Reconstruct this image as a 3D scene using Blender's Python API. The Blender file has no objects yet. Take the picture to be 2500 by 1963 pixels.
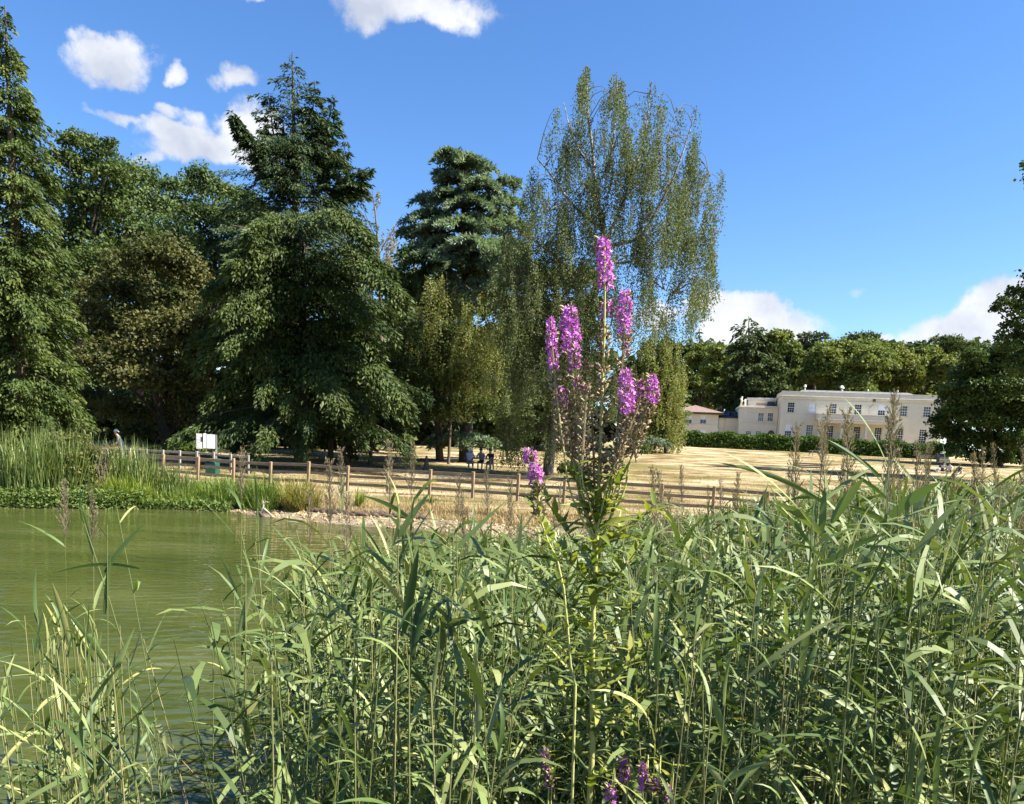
import bpy, bmesh, math, random
import numpy as np
from mathutils import Vector, Matrix

random.seed(7)
RNG = np.random.default_rng(11)
SC = bpy.context.scene
COL = SC.collection
rad = math.radians

# ------------------------------------------------------------------ camera
EYE = 1.9
FPX = 1875.0                      # focal length in photo pixels (2500 wide)
PITCH, ROLL = rad(7.11), rad(2.7)
PPV = 1335.0                      # principal point row
_f = Vector((0, math.cos(PITCH), -math.sin(PITCH)))
_u0 = Vector((0, math.sin(PITCH), math.cos(PITCH)))
_r0 = Vector((1, 0, 0))
CR = _r0 * math.cos(ROLL) + _u0 * math.sin(ROLL)
CU = _u0 * math.cos(ROLL) - _r0 * math.sin(ROLL)
CF = _f
CP = Vector((0, 0, EYE))
cam_d = bpy.data.cameras.new("camera")
cam = bpy.data.objects.new("camera", cam_d)
COL.objects.link(cam)
m = Matrix((CR, CU, -CF)).transposed().to_4x4()
m.translation = CP
cam.matrix_world = m
cam_d.sensor_width = 36.0
cam_d.lens = 36.0 * FPX / 2500.0
cam_d.shift_y = (PPV - 981.5) / 2500.0
cam_d.clip_start = 0.05
cam_d.clip_end = 3000
SC.camera = cam

# ------------------------------------------------------------------ sun, sky, exposure
SUN_AZ = rad(102)                 # clockwise from the view direction
SUN_EL = rad(48)
SD = Vector((math.sin(SUN_AZ) * math.cos(SUN_EL), math.cos(SUN_AZ) * math.cos(SUN_EL), math.sin(SUN_EL)))
sun_d = bpy.data.lights.new("sun", 'SUN')
sun_d.energy = 5.0
sun_d.angle = rad(0.55)
sun_d.color = (1.0, 0.95, 0.86)
sun = bpy.data.objects.new("sun", sun_d)
sun.rotation_euler = SD.to_track_quat('Z', 'Y').to_euler()
sun.location = (0, 0, 60)
COL.objects.link(sun)
SC.view_settings.view_transform = 'Standard'
SC.view_settings.look = 'None'
SC.view_settings.gamma = 1
SC.view_settings.use_curve_mapping = False
SC.view_settings.exposure = 1.72
SKY_STRENGTH = 0.071

SC.render.engine = 'CYCLES'
cy = SC.cycles
cy.max_bounces = 6
cy.diffuse_bounces = 3
cy.glossy_bounces = 2
cy.transmission_bounces = 3
cy.transparent_max_bounces = 4
cy.sample_clamp_indirect = 6.0
cy.caustics_reflective = False
cy.caustics_refractive = False
cy.use_denoising = True
SC.render.use_persistent_data = False


def ray(u, v):
    return (CF + CR * ((u - 1250.0) / FPX) + CU * ((PPV - v) / FPX))


def W(u, v, Y):
    """the point at photo pixel (u, v) whose distance ahead is Y metres"""
    d = ray(u, v)
    return CP + d * (Y / d.y)


def proj(p):
    d = Vector(p) - CP
    z = d.dot(CF)
    return 1250 + FPX * d.dot(CR) / z, PPV - FPX * d.dot(CU) / z


world = bpy.data.worlds.new("World")
SC.world = world
world.use_nodes = True
nt = world.node_tree
nt.nodes.clear()
N, L = nt.nodes, nt.links
out = N.new('ShaderNodeOutputWorld')
bg = N.new('ShaderNodeBackground')
bg.inputs['Strength'].default_value = SKY_STRENGTH
L.new(bg.outputs[0], out.inputs[0])
sky = N.new('ShaderNodeTexSky')
sky.sky_type = 'NISHITA'
sky.sun_disc = False
sky.sun_elevation = SUN_EL
sky.sun_rotation = SUN_AZ
sky.altitude = 80
sky.air_density = 1.0
sky.dust_density = 0.25
sky.ozone_density = 3.5
tc = N.new('ShaderNodeTexCoord')


def vmath(op, a, b=None):
    n = N.new('ShaderNodeVectorMath'); n.operation = op
    for i, x in enumerate((a, b)):
        if x is None: continue
        if isinstance(x, (tuple, list, Vector)): n.inputs[i].default_value = tuple(x)
        else: L.new(x, n.inputs[i])
    return n.outputs['Value'] if op in ('DOT_PRODUCT', 'LENGTH') else n.outputs[0]


def smath(op, a, b=None, c=None, clamp=False):
    n = N.new('ShaderNodeMath'); n.operation = op; n.use_clamp = clamp
    for i, x in enumerate((a, b, c)):
        if x is None: continue
        if isinstance(x, (int, float)): n.inputs[i].default_value = x
        else: L.new(x, n.inputs[i])
    return n.outputs[0]


def wnoise(vec, scale, detail, rough):
    n = N.new('ShaderNodeTexNoise'); n.inputs['Scale'].default_value = scale
    n.inputs['Detail'].default_value = detail; n.inputs['Roughness'].default_value = rough
    L.new(vec, n.inputs['Vector']); return n


dirv = vmath('NORMALIZE', tc.outputs['Generated'])
warp = wnoise(dirv, 9.0, 5, 0.6)
wv = vmath('SUBTRACT', warp.outputs['Color'], (0.5, 0.5, 0.5))
ws = vmath('MULTIPLY', wv, (0.085, 0.085, 0.085))
dw = vmath('ADD', dirv, ws)
CLOUDS = [  # u, v, half width, half height, tilt deg, weight
    (250, 137, 104, 42, 0, .95), (185, 112, 40, 30, 0, .9), (292, 128, 40, 26, 0, .7), (215, 165, 70, 30, 0, .8),
    (1010, 10, 190, 55, 6, 1.0), (900, 40, 80, 50, 0, .75), (1090, 50, 80, 35, 20, .75), (640, 5, 50, 20, 0, .45),
    (440, 172, 34, 22, -25, .62), (580, 192, 46, 30, -10, .75),
    (300, 276, 95, 17, 14, .66), (415, 266, 46, 20, 10, .66), (190, 248, 40, 12, 20, .45),
    (440, 340, 95, 36, 22, 1.05), (510, 372, 130, 36, 8, 1.05), (600, 330, 80, 60, -20, 1.0), (360, 385, 60, 20, -10, .6), (475, 300, 30, 40, -40, .6),
    (1735, 738, 66, 28, 0, 1.1), (1840, 742, 95, 44, 0, 1.15), (1860, 815, 140, 64, 0, 1.25), (1740, 810, 60, 40, 0, 1.0), (1780, 860, 150, 40, 0, .9),
    (2085, 716, 32, 16, 20, .5),
    (2440, 745, 90, 55, -20, 1.1), (2370, 800, 150, 50, -12, 1.1), (2280, 815, 100, 34, 0, .95), (2420, 850, 120, 50, 0, 1.0),
    (2140, 830, 60, 24, 0, .9), (1620, 780, 60, 40, 0, .9),
]
field = None
hgt = None
for (u, v, hw, hh, tilt, wgt) in CLOUDS:
    c = ray(u, v).normalized()
    r_ = CR - c * CR.dot(c); r_.normalize()
    u_ = r_.cross(c) * 1.0
    u_ = c.cross(r_) * -1.0 if u_.dot(CU) < 0 else u_
    t = rad(-tilt)
    ra = r_ * math.cos(t) + u_ * math.sin(t)
    ub = u_ * math.cos(t) - r_ * math.sin(t)
    a = vmath('DOT_PRODUCT', dw, ra * (FPX / (hw * 1.15)))
    b = vmath('DOT_PRODUCT', dw, ub * (FPX / (hh * 1.15)))
    q = smath('MULTIPLY_ADD', b, b, smath('MULTIPLY', a, a))
    val = smath('SUBTRACT', wgt, q)
    field = val if field is None else smath('SMOOTH_MAX', field, val, 0.25)
nz = wnoise(dirv, 24.0, 10, 0.66)
fld = smath('MULTIPLY_ADD', nz.outputs['Fac'], 1.7, smath('SUBTRACT', field, 1.02))
ss = N.new('ShaderNodeMapRange'); ss.interpolation_type = 'SMOOTHSTEP'
ss.inputs['From Min'].default_value = 0.0; ss.inputs['From Max'].default_value = 0.65
L.new(fld, ss.inputs['Value'])
nz2 = wnoise(vmath('ADD', dirv, (3.1, 1.7, .4)), 13.0, 5, 0.55)
shade = N.new('ShaderNodeMapRange')
shade.inputs['From Min'].default_value = 0.35; shade.inputs['From Max'].default_value = 0.65
L.new(nz2.outputs['Fac'], shade.inputs['Value'])
ccol = N.new('ShaderNodeMix'); ccol.data_type = 'RGBA'
ccol.inputs['A'].default_value = (2.7, 2.95, 3.5, 1); ccol.inputs['B'].default_value = (4.6, 4.65, 4.8, 1)
L.new(shade.outputs[0], ccol.inputs['Factor'])
hs = N.new('ShaderNodeHueSaturation'); hs.inputs['Saturation'].default_value = 1.21; hs.inputs['Hue'].default_value = .506
L.new(sky.outputs[0], hs.inputs['Color'])
cm = N.new('ShaderNodeMix'); cm.data_type = 'RGBA'
L.new(smath('MULTIPLY', ss.outputs[0], 0.96), cm.inputs['Factor'])
L.new(hs.outputs[0], cm.inputs['A']); L.new(ccol.outputs['Result'], cm.inputs['B'])
L.new(cm.outputs['Result'], bg.inputs['Color'])
world["kind"] = "structure"

# ------------------------------------------------------------------ helpers: objects
def link(o):
    COL.objects.link(o); return o


def thing(name, label, cat, loc, group=None):
    o = bpy.data.objects.new(name, None)
    o.empty_display_size = 0.2
    o.location = loc
    o["label"] = label; o["category"] = cat
    if group: o["group"] = group
    return link(o)


def tag(o, label, cat, group=None):
    o["label"] = label; o["category"] = cat
    if group: o["group"] = group
    return o


def part(name, me, parent=None, kind=None, loc=None):
    o = bpy.data.objects.new(name, me)
    if parent is not None: o.parent = parent
    if loc is not None: o.location = loc
    if kind: o["kind"] = kind
    return link(o)


def raw_mesh(name, co, loops, starts, mat, smooth=False, tint=None):
    me = bpy.data.meshes.new(name)
    co = np.ascontiguousarray(co, dtype=np.float32).reshape(-1, 3)
    loops = np.ascontiguousarray(loops, dtype=np.int32).ravel()
    starts = np.ascontiguousarray(starts, dtype=np.int32).ravel()
    me.vertices.add(len(co)); me.vertices.foreach_set("co", co.ravel())
    me.loops.add(len(loops)); me.loops.foreach_set("vertex_index", loops)
    me.polygons.add(len(starts)); me.polygons.foreach_set("loop_start", starts)
    if mat is not None: me.materials.append(mat)
    if tint is not None:
        a = me.attributes.new("tint", 'FLOAT', 'FACE')
        a.data.foreach_set("value", np.ascontiguousarray(tint, dtype=np.float32))
    me.update(calc_edges=True)
    me.polygons.foreach_set("use_smooth", np.full(len(starts), bool(smooth)))
    return me


def quads_mesh(name, V, mat, tint=None, smooth=False):
    n = len(V)
    return raw_mesh(name, V.reshape(-1, 3), np.arange(4 * n), np.arange(n) * 4, mat, smooth, tint)


def merge(*geos):
    """geos = (co, quads(index Nx4), tint) -> one"""
    cos, qs, ts, off = [], [], [], 0
    for co, q, t in geos:
        co = co.reshape(-1, 3)
        cos.append(co); qs.append(q + off); ts.append(t); off += len(co)
    return np.concatenate(cos), np.concatenate(qs), np.concatenate(ts)


def geo_mesh(name, g, mat, smooth=False, extra=None):
    co, q, t = g
    return raw_mesh(name, co, q.ravel(), np.arange(len(q)) * 4, mat, smooth, t)


def quads_geo(V, tint):
    n = len(V)
    return V.reshape(-1, 3), np.arange(4 * n).reshape(n, 4), tint


def ribbons(P, Wd, side, tint):
    """P (N,S,3) paths, Wd (N,S) half widths, side (N,3) or (N,S,3) -> geo of quad strips"""
    n, s = P.shape[:2]
    if side.ndim == 2: side = side[:, None, :]
    A = P - side * Wd[..., None]; B = P + side * Wd[..., None]
    co = np.stack([A, B], axis=2)                                  # N,S,2,3
    idx = np.arange(n * s * 2).reshape(n, s, 2)
    q = np.stack([idx[:, :-1, 0], idx[:, :-1, 1], idx[:, 1:, 1], idx[:, 1:, 0]], axis=-1).reshape(-1, 4)
    return co.reshape(-1, 3), q, np.repeat(tint, s - 1)


def folded(P, Wd, side, up, fold, tint):
    """leaf blades with a V fold: P (N,S,3)"""
    if side.ndim == 2: side = side[:, None, :]
    if up.ndim == 2: up = up[:, None, :]
    n, s = P.shape[:2]
    A = P - side * Wd[..., None] + up * (Wd * fold)[..., None]
    B = P + side * Wd[..., None] + up * (Wd * fold)[..., None]
    co = np.stack([A, P, B], axis=2)
    idx = np.arange(n * s * 3).reshape(n, s, 3)
    q1 = np.stack([idx[:, :-1, 0], idx[:, :-1, 1], idx[:, 1:, 1], idx[:, 1:, 0]], axis=-1).reshape(-1, 4)
    q2 = np.stack([idx[:, :-1, 1], idx[:, :-1, 2], idx[:, 1:, 2], idx[:, 1:, 1]], axis=-1).reshape(-1, 4)
    t = np.repeat(tint, s - 1)
    return co.reshape(-1, 3), np.concatenate([q1, q2]), np.concatenate([t, t])


def tubes(P, R, K, tint):
    """P (N,S,3), R (N,S) -> geo of K sided tubes"""
    n, s = P.shape[:2]
    T = np.gradient(P, axis=1)
    T /= np.linalg.norm(T, axis=-1, keepdims=True) + 1e-9
    ref = np.where(np.abs(T[..., 2:3]) > 0.8, np.array([1.0, 0, 0]), np.array([0, 0, 1.0]))
    ref = np.broadcast_to(ref[:, :1], T.shape)
    A = np.cross(T, ref); A /= np.linalg.norm(A, axis=-1, keepdims=True) + 1e-9
    B = np.cross(T, A)
    ang = np.arange(K) * 2 * math.pi / K
    ring = A[:, :, None] * np.cos(ang)[None, None, :, None] + B[:, :, None] * np.sin(ang)[None, None, :, None]
    co = P[:, :, None] + ring * R[:, :, None, None]
    idx = np.arange(n * s * K).reshape(n, s, K)
    nx = np.roll(idx, -1, axis=2)
    q = np.stack([idx[:, :-1], nx[:, :-1], nx[:, 1:], idx[:, 1:]], axis=-1).reshape(-1, 4)
    return co.reshape(-1, 3), q, np.repeat(tint, (s - 1) * K)


def curve_pts(pts, n):
    """Catmull-Rom through control points -> (n,3)"""
    p = np.array([list(x) for x in pts], dtype=float)
    if len(p) == 2:
        t = np.linspace(0, 1, n)[:, None]; return p[0] * (1 - t) + p[1] * t
    p = np.vstack([2 * p[0] - p[1], p, 2 * p[-1] - p[-2]])
    m_ = len(p) - 3
    o = []
    for t in np.linspace(0, m_ - 1e-6, n):
        i = int(t); f = t - i
        a, b, c, d = p[i], p[i + 1], p[i + 2], p[i + 3]
        o.append(0.5 * (2 * b + (c - a) * f + (2 * a - 5 * b + 4 * c - d) * f * f + (3 * b - a - 3 * c + d) * f ** 3))
    return np.array(o)


def tube1(pts, r0, r1, n=10, K=8, power=1.0):
    P = curve_pts(pts, n)
    t = np.linspace(0, 1, n) ** power
    R = r0 * (1 - t) + r1 * t
    return tubes(P[None], R[None], K, np.array([RNG.random()]))


def box_bm(bm, x0, x1, y0, y1, z0, z1):
    vs = [bm.verts.new((x, y, z)) for z in (z0, z1) for (x, y) in ((x0, y0), (x1, y0), (x1, y1), (x0, y1))]
    for f in ((3, 2, 1, 0), (4, 5, 6, 7), (0, 1, 5, 4), (1, 2, 6, 5), (2, 3, 7, 6), (3, 0, 4, 7)):
        bm.faces.new([vs[i] for i in f])


def boxes_mesh(name, boxes, mat, bevel=0.0):
    bm = bmesh.new()
    for b in boxes: box_bm(bm, *b)
    if bevel:
        bmesh.ops.bevel(bm, geom=bm.edges[:], offset=bevel, segments=1, affect='EDGES')
    me = bpy.data.meshes.new(name); bm.to_mesh(me); bm.free()
    me.materials.append(mat)
    return me


# ------------------------------------------------------------------ helpers: materials
def new_mat(name):
    mt = bpy.data.materials.new(name); mt.use_nodes = True
    mt.node_tree.nodes.clear()
    return mt, mt.node_tree.nodes, mt.node_tree.links


def ramp(n, stops):
    r = n.new('ShaderNodeValToRGB')
    while len(r.color_ramp.elements) < len(stops): r.color_ramp.elements.new(0.5)
    for e, (p, c) in zip(r.color_ramp.elements, stops):
        e.position = p; e.color = (*c, 1)
    return r


def foliage_mat(name, cols, transl=0.3, rough=0.55, spec=0.35, by_object=False, tcol=1.0, nscale=0.0):
    mt, n, l = new_mat(name)
    if by_object:
        src = n.new('ShaderNodeObjectInfo').outputs['Random']
    else:
        a = n.new('ShaderNodeAttribute'); a.attribute_name = 'tint'; src = a.outputs['Fac']
    if nscale:
        g = n.new('ShaderNodeNewGeometry')
        nz_ = n.new('ShaderNodeTexNoise'); nz_.inputs['Scale'].default_value = nscale; nz_.inputs['Detail'].default_value = 2
        l.new(g.outputs['Position'], nz_.inputs['Vector'])
        mr_ = n.new('ShaderNodeMapRange')
        mr_.inputs['From Min'].default_value = .3; mr_.inputs['From Max'].default_value = .7
        mr_.inputs['To Min'].default_value = -.35; mr_.inputs['To Max'].default_value = .35
        l.new(nz_.outputs['Fac'], mr_.inputs['Value'])
        ad = n.new('ShaderNodeMath'); ad.operation = 'ADD'; ad.use_clamp = True
        l.new(src, ad.inputs[0]); l.new(mr_.outputs[0], ad.inputs[1]); src = ad.outputs[0]
    r = ramp(n, [(i / (len(cols) - 1), c) for i, c in enumerate(cols)])
    l.new(src, r.inputs['Fac'])
    p = n.new('ShaderNodeBsdfPrincipled')
    p.inputs['Roughness'].default_value = rough
    p.inputs['Specular IOR Level'].default_value = spec
    l.new(r.outputs[0], p.inputs['Base Color'])
    o = n.new('ShaderNodeOutputMaterial')
    if transl > 0:
        t = n.new('ShaderNodeBsdfTranslucent')
        g = n.new('ShaderNodeMix'); g.data_type = 'RGBA'; g.blend_type = 'MULTIPLY'
        g.inputs['Factor'].default_value = 1.0
        g.inputs['B'].default_value = (1.25 * tcol, 1.35 * tcol, 0.6 * tcol, 1)
        l.new(r.outputs[0], g.inputs['A']); l.new(g.outputs['Result'], t.inputs['Color'])
        mx = n.new('ShaderNodeMixShader'); mx.inputs[0].default_value = transl
        l.new(p.outputs[0], mx.inputs[1]); l.new(t.outputs[0], mx.inputs[2])
        l.new(mx.outputs[0], o.inputs[0])
    else:
        l.new(p.outputs[0], o.inputs[0])
    return mt


def petal_mat(*a, **k):
    mt = foliage_mat(*a, **k)
    for n_ in mt.node_tree.nodes:
        if n_.bl_idname == 'ShaderNodeMix': n_.inputs['B'].default_value = (1.1, .9, 1.1, 1)
    return mt


def noise_mat(name, stops, scale=5.0, detail=6, rough=0.8, bump=0.2, bscale=None, spec=0.3, stretch=None, coord='Object', metallic=0.0):
    mt, n, l = new_mat(name)
    t = n.new('ShaderNodeTexCoord')
    vec = t.outputs[coord]
    if stretch:
        mp = n.new('ShaderNodeMapping'); mp.inputs['Scale'].default_value = stretch
        l.new(vec, mp.inputs['Vector']); vec = mp.outputs[0]
    nz_ = n.new('ShaderNodeTexNoise'); nz_.inputs['Scale'].default_value = scale; nz_.inputs['Detail'].default_value = detail
    nz_.inputs['Roughness'].default_value = 0.62
    l.new(vec, nz_.inputs['Vector'])
    r = ramp(n, stops); l.new(nz_.outputs['Fac'], r.inputs['Fac'])
    p = n.new('ShaderNodeBsdfPrincipled'); p.inputs['Roughness'].default_value = rough
    p.inputs['Specular IOR Level'].default_value = spec; p.inputs['Metallic'].default_value = metallic
    l.new(r.outputs[0], p.inputs['Base Color'])
    if bump:
        b = n.new('ShaderNodeBump'); b.inputs['Strength'].default_value = bump; b.inputs['Distance'].default_value = 0.05
        n2 = n.new('ShaderNodeTexNoise'); n2.inputs['Scale'].default_value = bscale or scale * 4; n2.inputs['Detail'].default_value = 5
        l.new(vec, n2.inputs['Vector']); l.new(n2.outputs['Fac'], b.inputs['Height']); l.new(b.outputs[0], p.inputs['Normal'])
    o = n.new('ShaderNodeOutputMaterial'); l.new(p.outputs[0], o.inputs[0])
    return mt


def two(a, b): return [(0.3, a), (0.7, b)]


M = {}
M['bark_dark'] = noise_mat('bark_dark', two((.035, .027, .02), (.10, .08, .06)), 6, bump=.6, stretch=(3, 3, .6))
M['bark_birch'] = noise_mat('bark_birch', [(.36, (.035, .03, .027)), (.50, (.16, .145, .125)), (.68, (.50, .48, .44))], 3.5, bump=.4, stretch=(1.2, 1.2, 1.6))
M['bark_trunk'] = noise_mat('bark_trunk', [(.40, (.035, .03, .025)), (.58, (.10, .085, .07)), (.75, (.30, .28, .25))], 3.5, bump=.5, stretch=(1.5, 1.5, .9))
M['bark_brown'] = noise_mat('bark_brown', two((.06, .045, .03), (.17, .13, .09)), 8, bump=.5, stretch=(3, 3, .7))
M['cypress'] = foliage_mat('cypress', [(.030, .050, .010), (.060, .088, .018), (.105, .132, .030)], .22, .6, .25, nscale=.9)
M['spruce'] = foliage_mat('spruce', [(.018, .034, .011), (.033, .057, .016), (.060, .085, .025)], .18, .6, .25, nscale=.7)
M['hemlock'] = foliage_mat('hemlock', [(.016, .031, .008), (.034, .056, .012), (.072, .098, .022)], .2, .6, .25, nscale=.7)
M['broad_dark'] = foliage_mat('broad_dark', [(.032, .052, .014), (.062, .090, .024), (.10, .130, .038)], .25, .62, .15, nscale=.5)
M['broad_blue'] = foliage_mat('broad_blue', [(.042, .068, .024), (.076, .112, .038), (.115, .155, .056)], .25, .62, .15, nscale=.5)
M['broad_brown'] = foliage_mat('broad_brown', [(.046, .058, .018), (.082, .088, .028), (.128, .118, .042)], .25, .62, .15, nscale=.6)
M['broad_yellow'] = foliage_mat('broad_yellow', [(.07, .09, .02), (.12, .135, .030), (.17, .17, .045)], .3, .62, .15, nscale=.3)
M['broad_mid'] = foliage_mat('broad_mid', [(.068, .094, .021), (.118, .146, .034), (.175, .195, .050)], .28, .62, .15, nscale=.3)
M['birch_leaf'] = foliage_mat('birch_leaf', [(.062, .082, .030), (.100, .120, .046), (.145, .160, .066)], .35, .6, .22, nscale=.6)
M['birch_yellow'] = foliage_mat('birch_yellow', [(.105, .122, .030), (.175, .185, .052), (.24, .23, .08)], .35, .6, .22, nscale=.6)
M['birch_dry'] = foliage_mat('birch_dry', [(.11, .09, .04), (.19, .15, .07), (.25, .20, .10)], .35, .5, .3)
M['cedar'] = foliage_mat('cedar', [(.078, .112, .078), (.140, .185, .128), (.21, .265, .19)], .32, .55, .3, nscale=.7)
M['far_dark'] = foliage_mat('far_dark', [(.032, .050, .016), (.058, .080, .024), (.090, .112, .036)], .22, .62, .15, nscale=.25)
M['hedge'] = foliage_mat('hedge', [(.030, .060, .010), (.060, .105, .018), (.095, .145, .026)], .28, .62, .15, nscale=.8)
M['oak'] = foliage_mat('oak', [(.026, .044, .010), (.050, .080, .017), (.085, .120, .028)], .2, .62, .15, nscale=.6)
M['reed'] = foliage_mat('reed', [(.034, .056, .013), (.070, .104, .026), (.138, .178, .052), (.26, .275, .105)], .18, .5, .32)
M['reed_obj'] = foliage_mat('reed_obj', [(.040, .070, .016), (.080, .124, .032), (.148, .195, .058), (.215, .255, .092), (.30, .29, .095)], .20, .5, .32, by_object=True)
M['reed_stem'] = foliage_mat('reed_stem', [(.075, .105, .028), (.125, .145, .045), (.22, .20, .085)], .0, .45, .4)
M['reed_dead'] = foliage_mat('reed_dead', [(.16, .11, .06), (.28, .20, .11), (.40, .31, .18)], .1, .6, .3)
M['plume'] = foliage_mat('plume', [(.13, .095, .065), (.22, .17, .11), (.34, .28, .18)], .3, .7, .2)
M['bank_green'] = foliage_mat('bank_green', [(.070, .115, .018), (.120, .175, .028), (.19, .23, .045)], .35, .5, .35)
M['bank_lime'] = foliage_mat('bank_lime', [(.12, .17, .02), (.20, .25, .03), (.28, .30, .06)], .38, .5, .35)
M['bank_yellow'] = foliage_mat('bank_yellow', [(.13, .15, .03), (.24, .22, .06), (.36, .28, .10)], .3, .55, .3)
M['rush'] = foliage_mat('rush', [(.075, .110, .026), (.135, .175, .042), (.21, .24, .075)], .25, .45, .4)
M['olive_bush'] = foliage_mat('olive_bush', [(.060, .080, .020), (.115, .125, .036), (.18, .165, .06)], .3, .62, .15, nscale=2)
M['waterplant'] = foliage_mat('waterplant', [(.060, .095, .022), (.105, .150, .034), (.16, .20, .06)], .25, .62, .15)
M['straw'] = foliage_mat('straw', [(.24, .17, .08), (.40, .29, .14), (.55, .42, .23)], .2, .7, .2)
M['loose_leaf'] = foliage_mat('loose_leaf', [(.10, .14, .022), (.17, .21, .034), (.24, .27, .05), (.30, .29, .07)], .35, .42, .45, by_object=True)
M['loose_leaf_f'] = foliage_mat('loose_leaf_f', [(.10, .14, .022), (.17, .21, .034), (.24, .27, .05), (.30, .29, .07)], .35, .42, .45)
M['petal'] = petal_mat('petal', [(.40, .085, .39), (.56, .16, .53), (.72, .33, .66)], .25, .5, .3, by_object=True)
M['petal_f'] = petal_mat('petal_f', [(.40, .085, .39), (.56, .16, .53), (.72, .33, .66)], .25, .5, .3)
M['capsule'] = foliage_mat('capsule', [(.14, .10, .055), (.28, .21, .12), (.42, .34, .21)], .1, .7, .2)
M['loose_stem'] = noise_mat('loose_stem', [(.3, (.26, .27, .07)), (.6, (.38, .37, .13)), (.8, (.20, .12, .06))], 7, bump=.1, rough=.6)
M['wood_fence'] = noise_mat('wood_fence', two((.20, .13, .07), (.38, .27, .16)), 3, bump=.3, stretch=(8, 8, 1), rough=.8)
M['wood_rail'] = noise_mat('wood_rail', two((.16, .11, .065), (.33, .25, .17)), 3, bump=.3, stretch=(1, 8, 8), rough=.8)
M['wood_grey'] = noise_mat('wood_grey', two((.20, .18, .15), (.36, .33, .28)), 4, bump=.2, stretch=(1, 8, 8))
M['wood_dark'] = noise_mat('wood_dark', two((.05, .045, .035), (.13, .115, .09)), 4, bump=.2, stretch=(1, 8, 8))
M['stucco'] = noise_mat('stucco', [(.3, (.60, .55, .435)), (.7, (.68, .63, .51))], .9, bump=.08, bscale=30, rough=.9)
M['stucco_grey'] = noise_mat('stucco_grey', two((.50, .47, .41), (.62, .58, .51)), 1.2, bump=.05, bscale=20, rough=.9)
M['stucco_white'] = noise_mat('stucco_white', two((.62, .57, .46), (.70, .65, .54)), 1.2, bump=.05, bscale=20, rough=.9)
M['white_paint'] = noise_mat('white_paint', two((.76, .75, .72), (.83, .82, .79)), 3, bump=0, rough=.5)
M['slate'] = noise_mat('slate', two((.10, .10, .105), (.19, .19, .195)), 2, bump=.2, rough=.7)
M['brick'] = noise_mat('brick', two((.28, .17, .12), (.40, .27, .20)), 4, bump=.3, rough=.9)
M['roof_tile'] = noise_mat('roof_tile', two((.13, .085, .07), (.26, .18, .15)), 2.5, bump=.5, rough=.85)
M['blind'] = noise_mat('blind', two((.70, .74, .80), (.80, .83, .87)), 3, bump=0, rough=.7)
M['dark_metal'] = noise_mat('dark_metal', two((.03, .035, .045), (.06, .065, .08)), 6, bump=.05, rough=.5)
M['grey_box'] = noise_mat('grey_box', two((.13, .15, .165), (.18, .20, .215)), 4, bump=.05, rough=.6)
M['green_paint'] = noise_mat('green_paint', two((.012, .055, .035), (.02, .085, .055)), 4, bump=.05, rough=.45)
M['print_grey'] = noise_mat('print_grey', [(.42, (.75, .75, .74)), (.55, (.32, .34, .35))], 22, bump=0, rough=.5)
M['sand_wood'] = noise_mat('sand_wood', two((.22, .19, .15), (.42, .37, .30)), 6, bump=.3, stretch=(1, 6, 6))
M['stone'] = noise_mat('stone', two((.34, .31, .26), (.55, .51, .44)), 9, bump=.4)
M['mud'] = noise_mat('mud', two((.05, .035, .022), (.13, .09, .06)), 5, bump=.6)


def glass_mat():
    mt, n, l = new_mat('window_glass')
    p = n.new('ShaderNodeBsdfPrincipled')
    p.inputs['Base Color'].default_value = (.025, .03, .038, 1); p.inputs['Roughness'].default_value = .06
    p.inputs['Specular IOR Level'].default_value = .6
    o = n.new('ShaderNodeOutputMaterial'); l.new(p.outputs[0], o.inputs[0]); return mt


M['glass'] = glass_mat()


def plain(name, c, rough=.8):
    mt, n, l = new_mat(name)
    p = n.new('ShaderNodeBsdfPrincipled'); p.inputs['Roughness'].default_value = rough
    t = n.new('ShaderNodeTexCoord'); nz_ = n.new('ShaderNodeTexNoise'); nz_.inputs['Scale'].default_value = 9
    l.new(t.outputs['Object'], nz_.inputs['Vector'])
    r = ramp(n, [(.3, tuple(x * .85 for x in c)), (.7, tuple(min(1, x * 1.12) for x in c))])
    l.new(nz_.outputs['Fac'], r.inputs['Fac']); l.new(r.outputs[0], p.inputs['Base Color'])
    o = n.new('ShaderNodeOutputMaterial'); l.new(p.outputs[0], o.inputs[0]); return mt

# ------------------------------------------------------------------ terrain
WATER_Z = -0.35


def wz(u, v):
    """pixel -> point on the water plane"""
    d = ray(u, v); t = (WATER_Z - EYE) / d.z
    return CP + d * t


SHORE_PX = [(-260, 1228), (0, 1238), (130, 1241), (250, 1241), (430, 1243), (560, 1250), (640, 1262), (720, 1271), (850, 1283), (1000, 1292), (1150, 1302), (1290, 1318)]
SHORE = [(wz(u, v).x, wz(u, v).y) for u, v in SHORE_PX]
SHORE += [(0.95, 16.5), (0.75, 13), (0.1, 9), (-0.55, 6), (-0.75, 4), (-0.62, 2.6), (-0.75, 1.7), (-1.6, 1.25), (-3, 1.05), (-8, 0.7), (-40, -1), (-48, 22)]
POLY = np.array(SHORE)


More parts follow.
